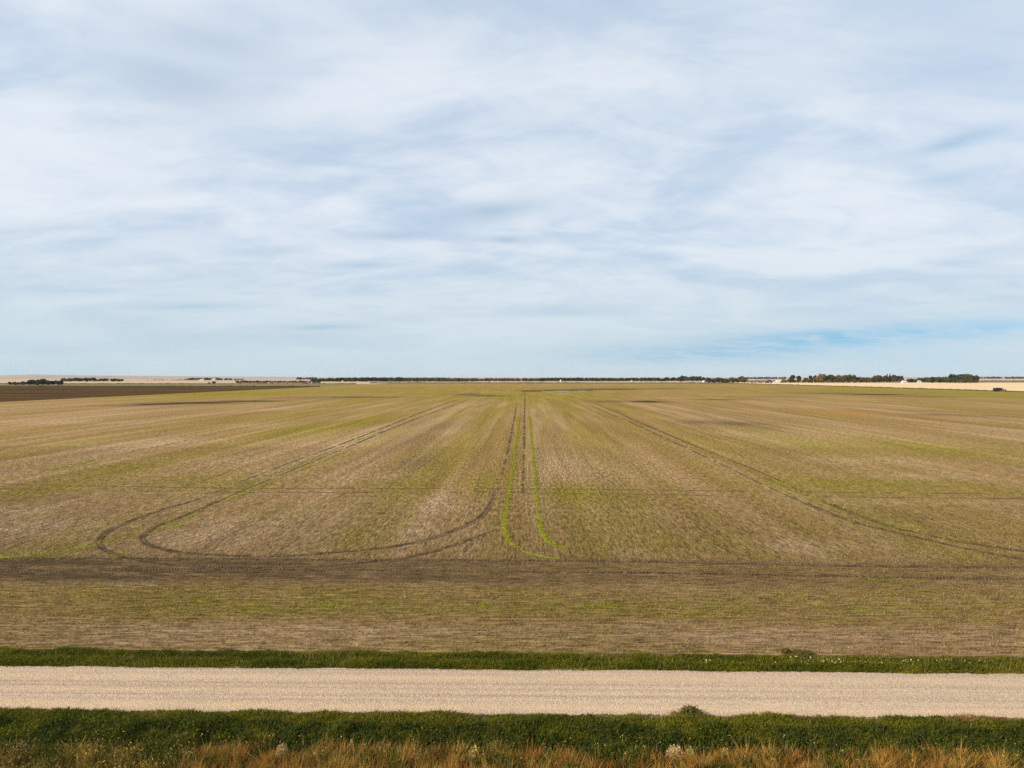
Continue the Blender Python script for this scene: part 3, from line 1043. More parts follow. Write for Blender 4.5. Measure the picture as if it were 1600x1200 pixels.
# dry rust and gold grass at the bottom of the ditch, in clumps
parts = []
n = 2600
cx = rng.uniform(-31, 31, n)
cyy = 25.4 + 3.3 * rng.random(n) ** .9
west = 1 - sstep(cx + 3 * (fbm(cx / 3, cx * 0 + 2) - .5), -17, -9)
edge = 28.15 + 1.2 * (fbm(cx / 2.3, cx * 0 + 44, 4) - .5)
k = cyy < edge
cx, cyy, west = cx[k], cyy[k], west[k]
kind_ = rng.random(len(cx))
for X, Y, wst, u in zip(cx, cyy, west, kind_):
    nb = int(R.uniform(60, 130))
    hh = R.uniform(.35, .9)
    if u < .18 + .55 * wst:
        base = OLIVE * R.uniform(.7, 1.2)
    elif u < .58:
        base = RUST * R.uniform(.65, 1.15)
    else:
        base = GOLD * R.uniform(.6, 1.05)
    r = np.abs(rng.normal(0, .2, nb))
    a_ = rng.uniform(0, 2 * np.pi, nb)
    pos = np.c_[X + r * np.cos(a_), Y + r * np.sin(a_), np.full(nb, float(ground_z(Y)))]
    h = hh * rng.uniform(.5, 1.1, nb) * (1 - .5 * np.minimum(r / .5, 1))
    parts.append(blades(pos, h, np.full(nb, .03), np.repeat(base[None], nb, 0), .9, 1, .02))
    if u < .10 or wst > .5:
        nl = int(nb * .16)
        pl_ = np.c_[X + rng.normal(0, .2, nl), Y + rng.normal(0, .2, nl), float(ground_z(Y)) + hh * rng.uniform(.3, 1.0, nl)]
        parts.append(leaves(pl_, np.full(nl, .045), np.repeat(base[None], nl, 0)))
obj('dry_grass', make_mesh('dry_grass', *merge(parts)), M['dry'], label='rust and gold dry grass in the bottom of the ditch', cat='grass', kind='stuff')

# thin bright stalks rising through it
n = 170
x = rng.uniform(-31, 31, n)
y = 27.0 + 1.6 * rng.random(n)
parts = [blades(np.c_[x, y, ground_z(y)], rng.uniform(.6, .95, n), np.full(n, .02), mixc(GOLD, CREAMY, rng.random(n)), .35, 2, .05)]
hd = np.repeat(np.c_[x, y, ground_z(y) + .72], 4, 0) + rng.normal(0, .07, (n * 4, 3))
parts.append(leaves(hd, np.full(len(hd), .03), mixc(GOLD, CREAMY, .6 * rng.random(len(hd))), .3))
obj('seed_stalk', make_mesh('seed_stalk', *merge(parts)), M['dry'], label='thin straw coloured seed stalks above the ditch weeds', cat='weeds', kind='stuff')


def weed_bush(px, py, w, h, tints, label, leafy=True, nb=420):
    """a single shrub-like weed: stems fanning from one root, leaves at their ends"""
    X, Y = P(px, py, -.3 if py > 1140 else 0.0)
    z = float(ground_z(np.array([Y]))[0])
    root = bpy.data.objects.new('weed_bush', None)
    COL.objects.link(root)
    root.location = (X, Y, z)
    tag(root, label, 'bush', 'single weed bushes by the road')
    a_ = rng.uniform(0, 2 * np.pi, nb)
    sp = np.sqrt(rng.random(nb)) * w * .5
    top = np.c_[np.cos(a_) * sp, np.sin(a_) * sp, h * np.sqrt(np.maximum(0, 1 - (sp / (w * .52)) ** 2)) * rng.uniform(.55, 1.05, nb)]
    th = rng.uniform(0, 2 * np.pi, nb)
    wv = np.c_[np.cos(th), np.sin(th), 0 * th] * .012
    base = np.c_[rng.normal(0, .05, (nb, 2)), 0 * th]
    v = np.stack([base - wv, base + wv, top], 1).reshape(-1, 3)
    tn = np.array(tints)[rng.integers(0, len(tints), nb)]
    obj('stem', make_mesh('stem', v, np.arange(len(v)).reshape(-1, 3), np.repeat(tn * .7, 3, 0)), M['dry'], root)
    k = rng.integers(0, nb, nb * 3)
    lp = top[k] * rng.uniform(.6, 1.02, (len(k), 1)) + rng.normal(0, .03, (len(k), 3))
    lp[:, 2] = np.maximum(lp[:, 2], .03)
    v, f, c = leaves(lp, np.full(len(k), .045 if leafy else .03), tn[k])
    obj('foliage', make_mesh('foliage', v, f, c), M['leaf'] if leafy else M['dry'], root)
    return root


DK = [(.11, .12, .025), (.19, .16, .05), (.16, .10, .04)]
TANB = [(.42, .27, .10), (.34, .20, .07), (.30, .20, .09)]
STR = [(.62, .47, .22), (.52, .38, .17), (.70, .56, .30)]
weed_bush(1080, 1117, 1.15, .42, DK, 'dark green bush jutting onto the gravel from the near verge')
weed_bush(1055, 1117, .6, .22, TANB, 'low tan weed beside the dark bush on the road edge', False, 200)
weed_bush(1513, 1126, .9, .36, TANB, 'rounded rusty tan weed clump on the near road edge', False)
weed_bush(1200, 1118, .9, .18, TANB, 'flat pinkish tan weed patch along the near road edge', False, 250)
weed_bush(1055, 1186, .85, .62, STR, 'bright straw coloured bushy weed among the ditch growth', False, 500)
weed_bush(1078, 1186, .45, .58, [(.45, .42, .14), (.30, .30, .08)], 'small yellow green weed next to the straw coloured bush', True, 160)
weed_bush(1132, 1188, .4, .60, [(.60, .50, .15), (.42, .36, .10)], 'narrow yellow weed standing in the rusty ditch grass', True, 180)
weed_bush(440, 1186, .62, .75, [(.50, .36, .16), (.40, .27, .12), (.56, .46, .2)], 'tall pointed tan weed rising from the ditch', False, 420)
weed_bush(742, 1188, .7, .62, [(.62, .50, .17), (.46, .36, .11)], 'pale golden weed spray above the ditch grass', True, 300)
weed_bush(33, 1180, .95, .62, [(.26, .17, .085), (.32, .22, .12)], 'dull brown weed clump near the photo\'s bottom corner', False, 420)
weed_bush(1256, 1024, 1.5, .28, [(.13, .125, .03), (.19, .15, .05)], 'long dark weed on the field side of the far verge', True, 500)
weed_bush(1228, 1021, .5, .34, DK, 'dark brown green weed at the field edge of the verge')
weed_bush(1400, 1024, .8, .3, TANB, 'low ochre weed at the field edge of the verge', False, 260)

# loose stones on the road
n = 26000
x = rng.uniform(-36, 36, n)
y = rng.uniform(31.1, 35.95, n)
dens = .35 + .65 * sstep(fbm(x / 30, y / .5 + 12, 3), .35, .6)
k = rng.random(n) < dens
x, y = x[k], y[k]
s = rng.uniform(.018, .045, len(x))
t = (y - ROAD_Y0 + .25) / (ROAD_Y1 - ROAD_Y0 + .45)
z = -.03 + .075 * (1 - (2 * t - 1) ** 2) - .004
oct_ = np.array([(1, 0, 0), (0, 1, 0), (-1, 0, 0), (0, -1, 0), (0, 0, .8)])
v = (np.c_[x, y, z][:, None] + oct_[None] * s[:, None, None] * rng.uniform(.6, 1.3, (len(x), 5, 1))).reshape(-1, 3)
i = np.arange(len(x))[:, None] * 5
f = np.concatenate([i + np.array([q_]) for q_ in ((0, 1, 4), (1, 2, 4), (2, 3, 4), (3, 0, 4))], 0)
c = np.repeat(mixc(np.array((.42, .34, .26)), np.array((.72, .64, .54)), rng.random(len(x))), 5, 0)
o = obj('loose_gravel', make_mesh('loose_gravel', v, f, c), M['dry'], label='loose pale stones scattered on the gravel road', cat='gravel', kind='stuff')

# ------------------------------------------------------------------ slough in the field
def flat_shape(name, px_pts, z, mt, label, cat):
    pts = [P(*p) for p in px_pts]
    n = len(pts)
    cx, cy2 = sum(p[0] for p in pts) / n, sum(p[1] for p in pts) / n
    v = [(cx, cy2, z)] + [(p[0], p[1], z) for p in pts]
    f = [(0, i + 1, (i + 1) % n + 1) for i in range(n)]
    return obj(name, make_mesh(name, v, f), mt, label=label, cat=cat, kind='structure')


flat_shape('slough_water', [(862, 610.9), (872, 610.3), (886, 610.5), (893, 611.0), (886, 611.7), (874, 611.9), (865, 611.6)], .06, M['water'], 'small pale pool in the middle of the field', 'water')
flat_shape('slough_water', [(898, 610.2), (910, 610.0), (918, 610.3), (919, 611.2), (913, 611.9), (906, 611.3)], .06, M['water'], 'tiny pale pool beside the larger pool in the field', 'water')


def reeds(px0, px1, py, n, h, tint, label):
    x0, y0 = P(px0, py)
    x1, _ = P(px1, py)
    x = rng.uniform(x0, x1, n)
    y = y0 + rng.normal(0, 5, n)
    v, f, c = blades(np.c_[x, y, 0 * x], np.full(n, h) * rng.uniform(.5, 1.2, n), np.full(n, .35), np.repeat(np.array(tint)[None], n, 0), .5, 2, .5)
    obj('reed_bed', make_mesh('reed_bed', v, f, c), M['leaf'], label=label, cat='reeds', kind='stuff')


reeds(850, 925, 610.2, 900, .9, (.085, .075, .03), 'dark reeds round the pools in the field')
reeds(815, 846, 611.3, 350, .9, (.07, .065, .02), 'dark weeds where the green wheel lines end')


# ------------------------------------------------------------------ grassy margins of the big field
def margin(pts, w, h, tint, label):
    """a long uneven strip of uncut grass"""
    c, s = resample(np.array(pts, float), 2.5)
    d = np.gradient(c, axis=0)
    d /= np.hypot(d[:, 0], d[:, 1])[:, None]
    n = np.stack([-d[:, 1], d[:, 0]], 1)
    t = np.linspace(-1, 1, 7)
    V, C = [], []
    for k in t:
        q_ = c + n * (k * w * .5 * (1 + .4 * (fbm(s / 9, s * 0 + k * 3 + 9) - .5)))[:, None]
        z = h * (1 - abs(k) ** 1.6) * (.45 + 1.1 * fbm(s / 5 + k, s * 0 + k * 2 + 3, 4))
        V.append(np.c_[q_, z - .03])
        C.append(np.array(tint)[None] * (.6 + .8 * fbm(s / 4, s * 0 + k * 5, 4))[:, None])
    v = np.stack(V, 1).reshape(-1, 3)
    return obj('grass_margin', make_mesh('grass_margin', v, grid_faces(len(c), 7), np.stack(C, 1).reshape(-1, 3)), M['leaf'], label=label, cat='grass', kind='stuff')


margin([(FIELD_X1 + 1, 120), (FIELD_X1 + 1, 1649)], 4.5, 1.3, (.13, .105, .03), 'dark olive grass strip along the golden field')
margin([(FIELD_X0 - 900, 1085), (FIELD_X0, 1085)], 8, 1.5, (.075, .065, .03), 'dark grass strip behind the ploughed field')
margin([(FIELD_X0 - 50, 1652), (FIELD_X1 + 2, 1652)], 9, 2.2, (.12, .095, .03), 'dark grass strip along the far end of the field')
margin([(-2500, 1486), (FIELD_X0 - 40, 1486)], 8, 1.6, (.10, .08, .035), 'dark grass strip behind the olive pasture')
margin([(760, 2460), (5000, 2460)], 14, 2.6, (.085, .06, .035), 'dark hedge line beyond the golden field')


# ------------------------------------------------------------------ far hills
def hill(px_h, d0, d1, label, mt=None):
    """px_h: (picture column, crest height in metres)"""
    px = np.array([p[0] for p in px_h], float)
    hh = np.array([p[1] for p in px_h], float)
    xs_ = np.linspace(px[0], px[-1], 160)
    hv = np.interp(xs_, px, hh) * (1 + .08 * (fbm(xs_ / 14, xs_ * 0 + 4) - .5))
    V = []
    for t in np.linspace(0, 1, 8):
        dd = d0 + (d1 - d0) * t
        for q_, h in zip(xs_, hv):
            X, Y = bearing(q_, dd)
            V.append((X, Y, -1 + (h + 1) * (t * t * (3 - 2 * t))))
    for q_, h in zip(xs_, hv):
        X, Y = bearing(q_, d1 * 1.25)
        V.append((X, Y, -1))
    return obj('hill', make_mesh('hill', V, grid_faces(9, 160), smooth=True), mt or M['hill'], label=label, cat='hill', kind='structure')


hill([(-420, 0), (-250, 38), (0, 36), (30, 41), (55, 49), (75, 43), (120, 36), (200, 31), (300, 24), (430, 17), (620, 0)], 4500, 9000, 'low pale hills far off on the left horizon')
hill([(1350, 0), (1500, 19), (1700, 22), (2000, 15), (2300, 0)], 7000, 11000, 'faint blue rise far behind the golden field')
hill([(-300, 0), (-120, 44), (0, 45), (25, 50), (57, 62), (75, 54), (110, 44), (190, 34), (320, 0)], 9600, 12500, 'blue wooded ridge crowning the left horizon', M['woodland'])

# ------------------------------------------------------------------ trees
LEAFCOL = {'green': (.070, .078, .026), 'olive': (.125, .112, .035), 'gold': (.26, .165, .045), 'rust': (.14, .092, .045), 'dark': (.034, .040, .024),
           'brown': (.125, .088, .045), 'yellow': (.24, .19, .06), 'tan': (.27, .21, .12), 'grey': (.095, .095, .075)}


def crown_mesh(kind, seed):
    r = np.random.default_rng(seed)
    if kind == 'spruce':
        n = 420
        h = r.uniform(.10, 1.0, n) ** .9
        rad = (1 - h) * .20 * (.75 + .35 * np.sin(h * 60)) + .012
        a_ = r.uniform(0, 2 * np.pi, n)
        q_ = np.sqrt(r.uniform(.35, 1, n))
        pos = np.c_[rad * q_ * np.cos(a_), rad * q_ * np.sin(a_), h]
        sz = .045
    else:
        n = 900
        if kind == 'bush':
            lobes = [(r.uniform(-.42, .42), r.uniform(-.25, .25), r.uniform(.35, .66), r.uniform(.24, .36)) for _ in range(8)]
        elif kind == 'tall':
            lobes = [(r.uniform(-.15, .15), r.uniform(-.15, .15), z, r.uniform(.15, .23)) for z in (.3, .42, .55, .66, .76, .82)]
        else:
            lobes = [(r.uniform(-.30, .30), r.uniform(-.28, .28), z, r.uniform(.17, .28)) for z in (.34, .42, .5, .58, .66, .74, .78)]
        L = np.array(lobes)
        w = r.integers(0, len(L), n)
        u = r.normal(0, 1, (n, 3))
        u /= np.linalg.norm(u, axis=1)[:, None]
        pos = L[w, :3] + u * (L[w, 3] * r.uniform(.55, 1.05, n) ** .6)[:, None]
        pos[:, 2] = np.clip(pos[:, 2], .06, 1.02)
        sz = .075
    a_ = r.normal(0, 1, (n, 3))
    a_ /= np.linalg.norm(a_, axis=1)[:, None]
    t = np.cross(a_, r.normal(0, 1, (n, 3)))
    t /= np.linalg.norm(t, axis=1)[:, None]
    b_ = np.cross(a_, t)
    s = (sz * r.uniform(.6, 1.4, n))[:, None]
    v = np.stack([pos - t * s, pos + b_ * s * .7, pos + t * s, pos - b_ * s * .7], 1).reshape(-1, 3)
    i = np.arange(n)[:, None] * 4
    f = np.concatenate([i + np.array([[0, 1, 2]]), i + np.array([[0, 2, 3]])], 0)
    warm = r.random((n, 1)) < .18
    c = np.ones((n, 3)) * r.uniform(.6, 1.4, (n, 1)) * np.where(warm, np.array([[1.35, 1.05, .8]]), 1.0)
    me = make_mesh('crown', v, f, np.repeat(c, 4, 0))
    me.materials.append(M['crown'])
    return me


def trunk_mesh(kind, seed):
    r = random.Random(seed)
    mb = MB()
    top = .95 if kind == 'spruce' else .62
    mb.tube([(0, 0, -.01), (.008, 0, .2), (-.006, .006, .4), (.01, 0, top)], [.026, .021, .016, .006], 6)
    if kind != 'spruce':
        for k in range(5):
            z = r.uniform(.16, .42) if kind != 'bush' else r.uniform(.04, .2)
            a_ = k * 1.26 + r.uniform(-.3, .3)
            mb.tube([(0, 0, z), (math.cos(a_) * .12, math.sin(a_) * .12, z + .13), (math.cos(a_) * .24, math.sin(a_) * .24, z + .32)], [.012, .008, .004], 5)
    me = mb.mesh('trunk')
    me.materials.append(M['bark'])
    return me


PROTO = {}
for kind, cnt in (('round', 5), ('tall', 3), ('bush', 4), ('spruce', 2)):
    PROTO[kind] = [(crown_mesh(kind, 100 + i * 7 + len(kind)), trunk_mesh(kind, i + len(kind))) for i in range(cnt)]
TREE_NAME = {'round': 'broadleaf_tree', 'tall': 'poplar_tree', 'bush': 'bushy_tree', 'spruce': 'spruce_tree'}


def tree(px, dist, top_py, kind, colour, label, group=None, wide=1.0, cat='tree'):
    """a tree on the bearing of a picture column; its height from where its top stands against the sky"""
    X, Y = bearing(px, dist)
    h = CAM_H + (589 - top_py) * dist / F
    crown, trunk = PROTO[kind][R.randrange(len(PROTO[kind]))]
    root = bpy.data.objects.new(TREE_NAME[kind], None)
    COL.objects.link(root)
    root.location = (X, Y, -.05)
    root.rotation_euler = (0, 0, R.uniform(0, 6.28))
    root.scale = (h * wide * R.uniform(.9, 1.1), h * wide * R.uniform(.9, 1.1), h)
    tag(root, label, cat, group)
    t = obj('trunk', trunk, None, root)
    c = obj('crown', crown, None, root)
    k = R.uniform(.8, 1.2)
    base = LEAFCOL[colour]
    c.color = (base[0] * k * R.uniform(.9, 1.12), base[1] * k, base[2] * k * R.uniform(.85, 1.15), 1)
    return root


ORD = ['first', 'second', 'third', 'fourth', 'fifth', 'sixth', 'seventh', 'eighth', 'ninth', 'tenth', 'eleventh', 'twelfth', 'thirteenth', 'fourteenth', 'fifteenth',
       'sixteenth', 'seventeenth', 'eighteenth', 'nineteenth', 'twentieth', 'twenty-first', 'twenty-second', 'twenty-third', 'twenty-fourth', 'twenty-fifth',
       'twenty-sixth', 'twenty-seventh', 'twenty-eighth', 'twenty-ninth', 'thirtieth', 'thirty-first', 'thirty-second', 'thirty-third', 'thirty-fourth']


def grove(px0, px1, d0, d1, top0, top1, n, kinds, colours, label, group, wide=1.0):
    """n trees spread between two picture columns; nothing tells one from the next"""
    for i in range(n):
        px = px0 + (px1 - px0) * (i + .5 + R.uniform(-.35, .35)) / n
        col = R.choice(colours)
        mine = '%s from left: %s' % (ORD[i], label)
        tree(px, R.uniform(d0, d1), R.uniform(top0, top1), R.choice(kinds), col, mine, group, wide * R.uniform(.85, 1.2))


# golden field groves, from the right end westwards
grove(1484, 1526, 1795, 1850, 584.2, 587.5, 11, ['round', 'round', 'tall'], ['green', 'green', 'dark', 'olive'], 'tree of the dense green grove nearest the parked truck', 'green grove above the truck', 1.0)
grove(1483, 1528, 1775, 1790, 590, 593, 9, ['bush'], ['olive', 'green', 'brown'], 'low bushy tree fringing the green grove nearest the truck', 'bushes under the green grove', .9)
grove(1438, 1484, 1800, 1860, 587.5, 590.5, 9, ['round', 'bush'], ['green', 'olive', 'dark'], 'middling tree between the grey house and the dense green grove', 'trees beside the grey house', .9)
grove(1418, 1436, 1830, 1880, 590, 592, 4, ['bush'], ['olive', 'dark', 'brown'], 'low bushy tree between the white house and the grey house', 'bushes between the houses', 1.0)
grove(1368, 1410, 1800, 1860, 585.8, 588, 9, ['round', 'tall'], ['olive', 'green', 'olive', 'brown'], 'tree of the tall grove just west of the white house', 'grove by the white house', .95)
tree(1386, 1795, 584.6, 'spruce', 'dark', 'dark pointed spruce, the western one of the pair in the grove', 'pair of spruces')
tree(1390.5, 1800, 584.0, 'spruce', 'dark', 'dark pointed spruce, the eastern and taller one of the pair', 'pair of spruces')
tree(1408, 1850, 589.0, 'round', 'dark', 'dark tree rising directly behind the white house')
grove(1336, 1370, 1800, 1850, 588.0, 591.5, 8, ['round', 'bush'], ['rust', 'brown', 'olive', 'rust'], 'low rusty autumn tree in the dip between two tall groves', 'rusty trees between groves', .95)
grove(1296, 1336, 1800, 1850, 585.0, 587.2, 8, ['round', 'round', 'tall'], ['olive', 'olive', 'yellow', 'green'], 'tall olive tree in the middle grove behind golden stubble', 'middle olive grove', 1.0)
grove(1225, 1336, 1780, 1796, 591.5, 594, 17, ['bush'], ['brown', 'olive', 'rust'], 'low brown shrub fringing the groves behind the golden stubble', 'shrub fringe of the groves', .9)
tree(1283, 1800, 584.0, 'round', 'gold', 'tall golden orange tree, the brightest of the groves', None, 1.05)
tree(1275, 1815, 586.5, 'round', 'olive', 'olive tree close against the golden orange tree, on its west')
tree(1290.5, 1812, 587.0, 'round', 'green', 'green tree close against the golden orange tree, on its east')
tree(1267, 1830, 586.8, 'tall', 'dark', 'slim dark tree at the western end of the golden tree group')
tree(1259, 1810, 590.0, 'round', 'grey', 'small bare greyish tree in the gap west of the golden tree')
tree(1248, 1800, 587.0, 'tall', 'dark', 'dark upright tree beside the small greyish tree')
tree(1236, 1800, 586.4, 'round', 'green', 'broad green tree, the westernmost tall tree of the right groves', None, 1.15)
tree(1224, 1790, 591.5, 'bush', 'yellow', 'low yellowish bush at the western tip of the right groves')
# the hedge-like row and its neighbours
grove(1104, 1153, 1740, 1765, 589.4, 591.6, 13, ['bush', 'round', 'bush'], ['brown', 'rust', 'brown', 'olive'], 'brown autumn tree of the straight row east of the white bin', 'brown autumn row', 1.0)
tree(1158, 1745, 587.8, 'round', 'olive', 'rounded olive tree, taller, closing the brown row on the east', None, 1.15)
tree(1164, 1745, 588.6, 'bush', 'olive', 'olive bush at the foot of the rounded olive tree', None, .9)
grove(1167, 1222, 1755, 1800, 595.4, 596.6, 10, ['bush'], ['rust', 'brown', 'yellow'], 'knee-high shrub in front of the dark barn', 'low shrubs by the barn', 1.6)
grove(1064, 1099, 2280, 2400, 587.0, 590.0, 11, ['round', 'bush'], ['dark', 'green', 'brown', 'dark'], 'dark tree of the wood behind the white bin', 'dark wood by the bin', 1.1)
grove(1026, 1066, 2280, 2400, 588.4, 591.0, 12, ['round', 'bush'], ['dark', 'dark', 'green'], 'dark tree of the wood above the lone pole', 'dark wood above the pole', 1.1)
# left of the picture
grove(12, 46, 1260, 1300, 595.0, 597.5, 8, ['bush', 'round'], ['olive', 'rust', 'green', 'brown'], 'low autumn bush at the far end of the dark ploughed field', 'bushes behind the ploughed field', 1.0)
grove(48, 97, 1260, 1300, 592.2, 594.5, 12, ['round', 'bush'], ['green', 'green', 'olive', 'dark'], 'dense green tree of the clump behind the dark ploughed field', 'green clump behind the ploughed field', 1.05)
grove(97, 192, 2150, 2260, 589.6, 592.0, 22, ['round', 'bush'], ['dark', 'dark', 'green', 'grey'], 'far dark tree of the shelterbelt beyond the cream strip', 'far shelterbelt', 1.1)
tree(334, 1560, 595.6, 'bush', 'olive', 'lone olive bush on the cream strip', None, 1.4)
tree(327, 1570, 597.0, 'bush', 'brown', 'small brown bush beside the lone olive bush', None, 1.4)
tree(1556, 2470, 594.0, 'bush', 'dark', 'lone dark bush on the hedge line above the truck', None, 1.2)
grove(370, 408, 1700, 1720, 593.6, 595.8, 14, ['bush'], ['dark', 'brown', 'dark'], 'low dark hedge bush before the far pale slope', 'low hedge on the left', 1.1)
grove(408, 500, 1720, 1740, 594.0, 596.0, 34, ['bush'], ['dark', 'brown', 'olive'], 'low hedge bush joining the far dark wood', 'hedge towards the far wood', 1.2)


# far woods that read as one mass
def wood(px0, px1, d0, d1, top, n, tints, label):
    """a far belt of trees, crown by crown, in one mass"""
    parts = []
    for i in range(n):
        px = R.uniform(px0, px1)
        dd = R.uniform(d0, d1)
        X, Y = bearing(px, dd)
        tp = top(px) + R.uniform(-.5, 1.1)
        h = max(3.0, CAM_H + (589 - tp) * dd / F)
        r_ = R.uniform(.30, .5) * h
        nl = 90
        u = rng.normal(0, 1, (nl, 3))
        u /= np.linalg.norm(u, axis=1)[:, None]
        pos = np.array([X, Y, h * .55]) + u * np.array([r_, r_, h * .45]) * rng.uniform(.5, 1, (nl, 1))
        pos[:, 2] = np.maximum(pos[:, 2], .3)
        tn = np.array(LEAFCOL[R.choice(tints)]) * R.uniform(.75, 1.25)
        parts.append(leaves(pos, np.full(nl, h * .15), np.repeat(tn[None], nl, 0), .2))
    return obj('distant_wood', make_mesh('distant_wood', *merge(parts)), M['leaf'], label=label, cat='wood', kind='stuff')


wood(486, 632, 2120, 2330, lambda p: np.interp(p, [486, 520, 560, 632], [591.8, 590.6, 589.9, 589.7]), 300, ['dark', 'green', 'dark'], 'long dark green wood on the horizon behind the cream strip')
wood(628, 742, 2120, 2330, lambda p: np.interp(p, [628, 680, 742], [590.2, 590.0, 591.5]), 240, ['brown', 'olive', 'grey', 'rust'], 'olive brown autumn wood on the horizon left of the wheel lines')
wood(735, 850, 2250, 2500, lambda p: 591.0, 200, ['dark', 'brown', 'rust', 'grey'], 'thin broken line of trees on the horizon above the wheel lines')
wood(845, 1030, 2300, 2500, lambda p: np.interp(p, [845, 900, 960, 1030], [590.4, 590.2, 590.8, 589.9]), 340, ['dark', 'dark', 'green'], 'low dark wood on the horizon right of the wheel lines')
wood(280, 382, 3000, 3200, lambda p: np.interp(p, [280, 300, 330, 340, 380], [593, 590.3, 590.2, 590.0, 592.5]), 110, ['dark', 'grey', 'dark'], 'far dark farm trees in front of the pale left hills')
wood(230, 300, 3000, 3100, lambda p: 593.0, 50, ['brown', 'dark'], 'thin dark hedge running from the far left farm')
wood(1530, 1760, 5200, 5600, lambda p: 588.6, 220, ['dark', 'dark', 'grey'], 'faint blue woods on the horizon beyond the truck')
wood(1164, 1228, 4600, 5000, lambda p: 589.0, 90, ['dark', 'grey'], 'faint blue woods on the horizon behind the barn')
wood(462, 496, 3600, 3700, lambda p: 589.3, 26, ['dark', 'grey'], 'small far grove around the mast')


# ------------------------------------------------------------------ buildings, far off
def gabled(name, px, dist, w, dp, wall_h, roof_h, wall_m, roof_m, label, rot=0.0, doors=1, windows=2, wing=None):
    X, Y = bearing(px, dist)
    root = bpy.data.objects.new(name, None)
    COL.objects.link(root)
    root.location = (X, Y, -.02)
    root.rotation_euler = (0, 0, rot)
    tag(root, label, 'building')
    MB().prism([(-w / 2, 0), (w / 2, 0), (w / 2, wall_h), (0, wall_h + roof_h), (-w / 2, wall_h)], -dp / 2, dp / 2).build('wall', wall_m, root)
    e = .35
    sl = roof_h / (w / 2)
    rf = MB()
    for s_ in (-1, 1):
        rf.prism([(0, wall_h + roof_h + .06), (s_ * (w / 2 + e), wall_h - e * sl + .06), (s_ * (w / 2 + e), wall_h - e * sl + .24), (0, wall_h + roof_h + .26)][::s_], -dp / 2 - e, dp / 2 + e)
    rf.build('roof', roof_m, root)
    for k in range(doors):
        xx_ = (k - (doors - 1) / 2) * w * .4
        MB().box((xx_, -dp / 2 - .04, min(wall_h * .42, 1.8)), (min(w * .28, 3.2), .06, min(wall_h * .84, 3.4))).build('door', M['cladding'] if wall_m is not M['cladding'] else M['white'], root)
    for k in range(windows):
        s_ = -1 if k % 2 else 1
        wn = MB().box((s_ * w * .34, -dp / 2 - .04, wall_h * .6), (1.1, .06, 1.1)).build('window', M['white'], root)
        MB().box((s_ * w * .34, -dp / 2 - .085, wall_h * .6), (.9, .03, .9)).build('pane', M['pane'], wn)
    return root


def grain_bin(px, dist, r, h, label):
    X, Y = bearing(px, dist)
    root = bpy.data.objects.new('grain_bin', None)
    COL.objects.link(root)
    root.location = (X, Y, -.02)
    tag(root, label, 'grain bin')
    prof_ = []
    z = 0.0
    while z < h:
        prof_ += [(r, z), (r + .04, z + .25)]
        z += .5
    MB().lathe(prof_, n=24).build('wall', M['white'], root)
    MB().lathe([(r + .12, h - .1), (r * .55, h + r * .32), (.35, h + r * .55), (.35, h + r * .55 + .25)], n=24).build('roof', M['tin'], root)
    MB().box((0, -r - .06, 1.1), (.9, .1, 1.9)).build('hatch', M['cladding'], root)
    return root


gabled('farmhouse', 1410.8, 1765, 5.4, 8, 2.6, 3.2, M['white'], M['tin'], 'white farmhouse with a steep gable before the spruce grove')
gabled('outbuilding', 1415.2, 1768, 4.6, 7, 2.6, 2.0, M['white'], M['tin'], 'small white outbuilding against the white farmhouse', windows=1)
gabled('grey_house', 1436.5, 1800, 7.5, 9, 3.8, 2.4, M['cladding'], M['cladding'], 'pale grey house half hidden between the right groves')
gabled('barn', 1201, 1745, 12.5, 16, 4.2, 4.2, M['barn'], M['shingle'], 'dark barn between the brown row and the right groves', doors=1, windows=0)
gabled('long_shed', 1211.5, 1738, 15, 9, 3.0, 1.2, M['white'], M['tin'], 'low white shed beside the dark barn', doors=2, windows=0)
gabled('machine_shed', 1217, 1900, 14, 12, 5.6, 1.6, M['white'], M['tin'], 'white shed rising behind the low white shed', doors=1, windows=0)
grain_bin(1099.2, 1735, 3.9, 4.6, 'round white grain bin at the west end of the brown row')
gabled('pump_shed', 1095.3, 1715, 7.0, 6, 2.4, .8, M['creamwall'], M['creamwall'], 'low cream shed beside the round white bin', windows=0)
gabled('white_shed', 987, 2200, 3.6, 5, 3.0, 1.5, M['white'], M['white'], 'tiny white shed right of the far low dark wood', windows=0)
grain_bin(876, 2240, 2.2, 5.5, 'tiny white bin in front of the low dark wood')
gabled('white_barn', 535, 2090, 3.4, 5, 3.2, 1.4, M['white'], M['white'], 'tiny white barn before the long dark green wood', windows=0)
gabled('farm_shed', 315.5, 2950, 16, 10, 4.4, 1.6, M['white'], M['tin'], 'far white farm shed among the trees below the left hills', windows=0)
gabled('farm_shed', 334, 2980, 16, 12, 7, 3, M['creamwall'], M['tin'], 'far cream farm shed right of the white farm shed', windows=0)
gabled('roadside_shed', 733.5, 2100, 3.6, 5, 3.0, 1.2, M['creamwall'], M['creamwall'], 'tiny cream shed under the autumn wood', windows=0)
gabled('roadside_shed', 769.5, 2200, 3.6, 5, 3.2, 1.4, M['creamwall'], M['creamwall'], 'tiny cream shed left of the wheel lines on the horizon', windows=0)


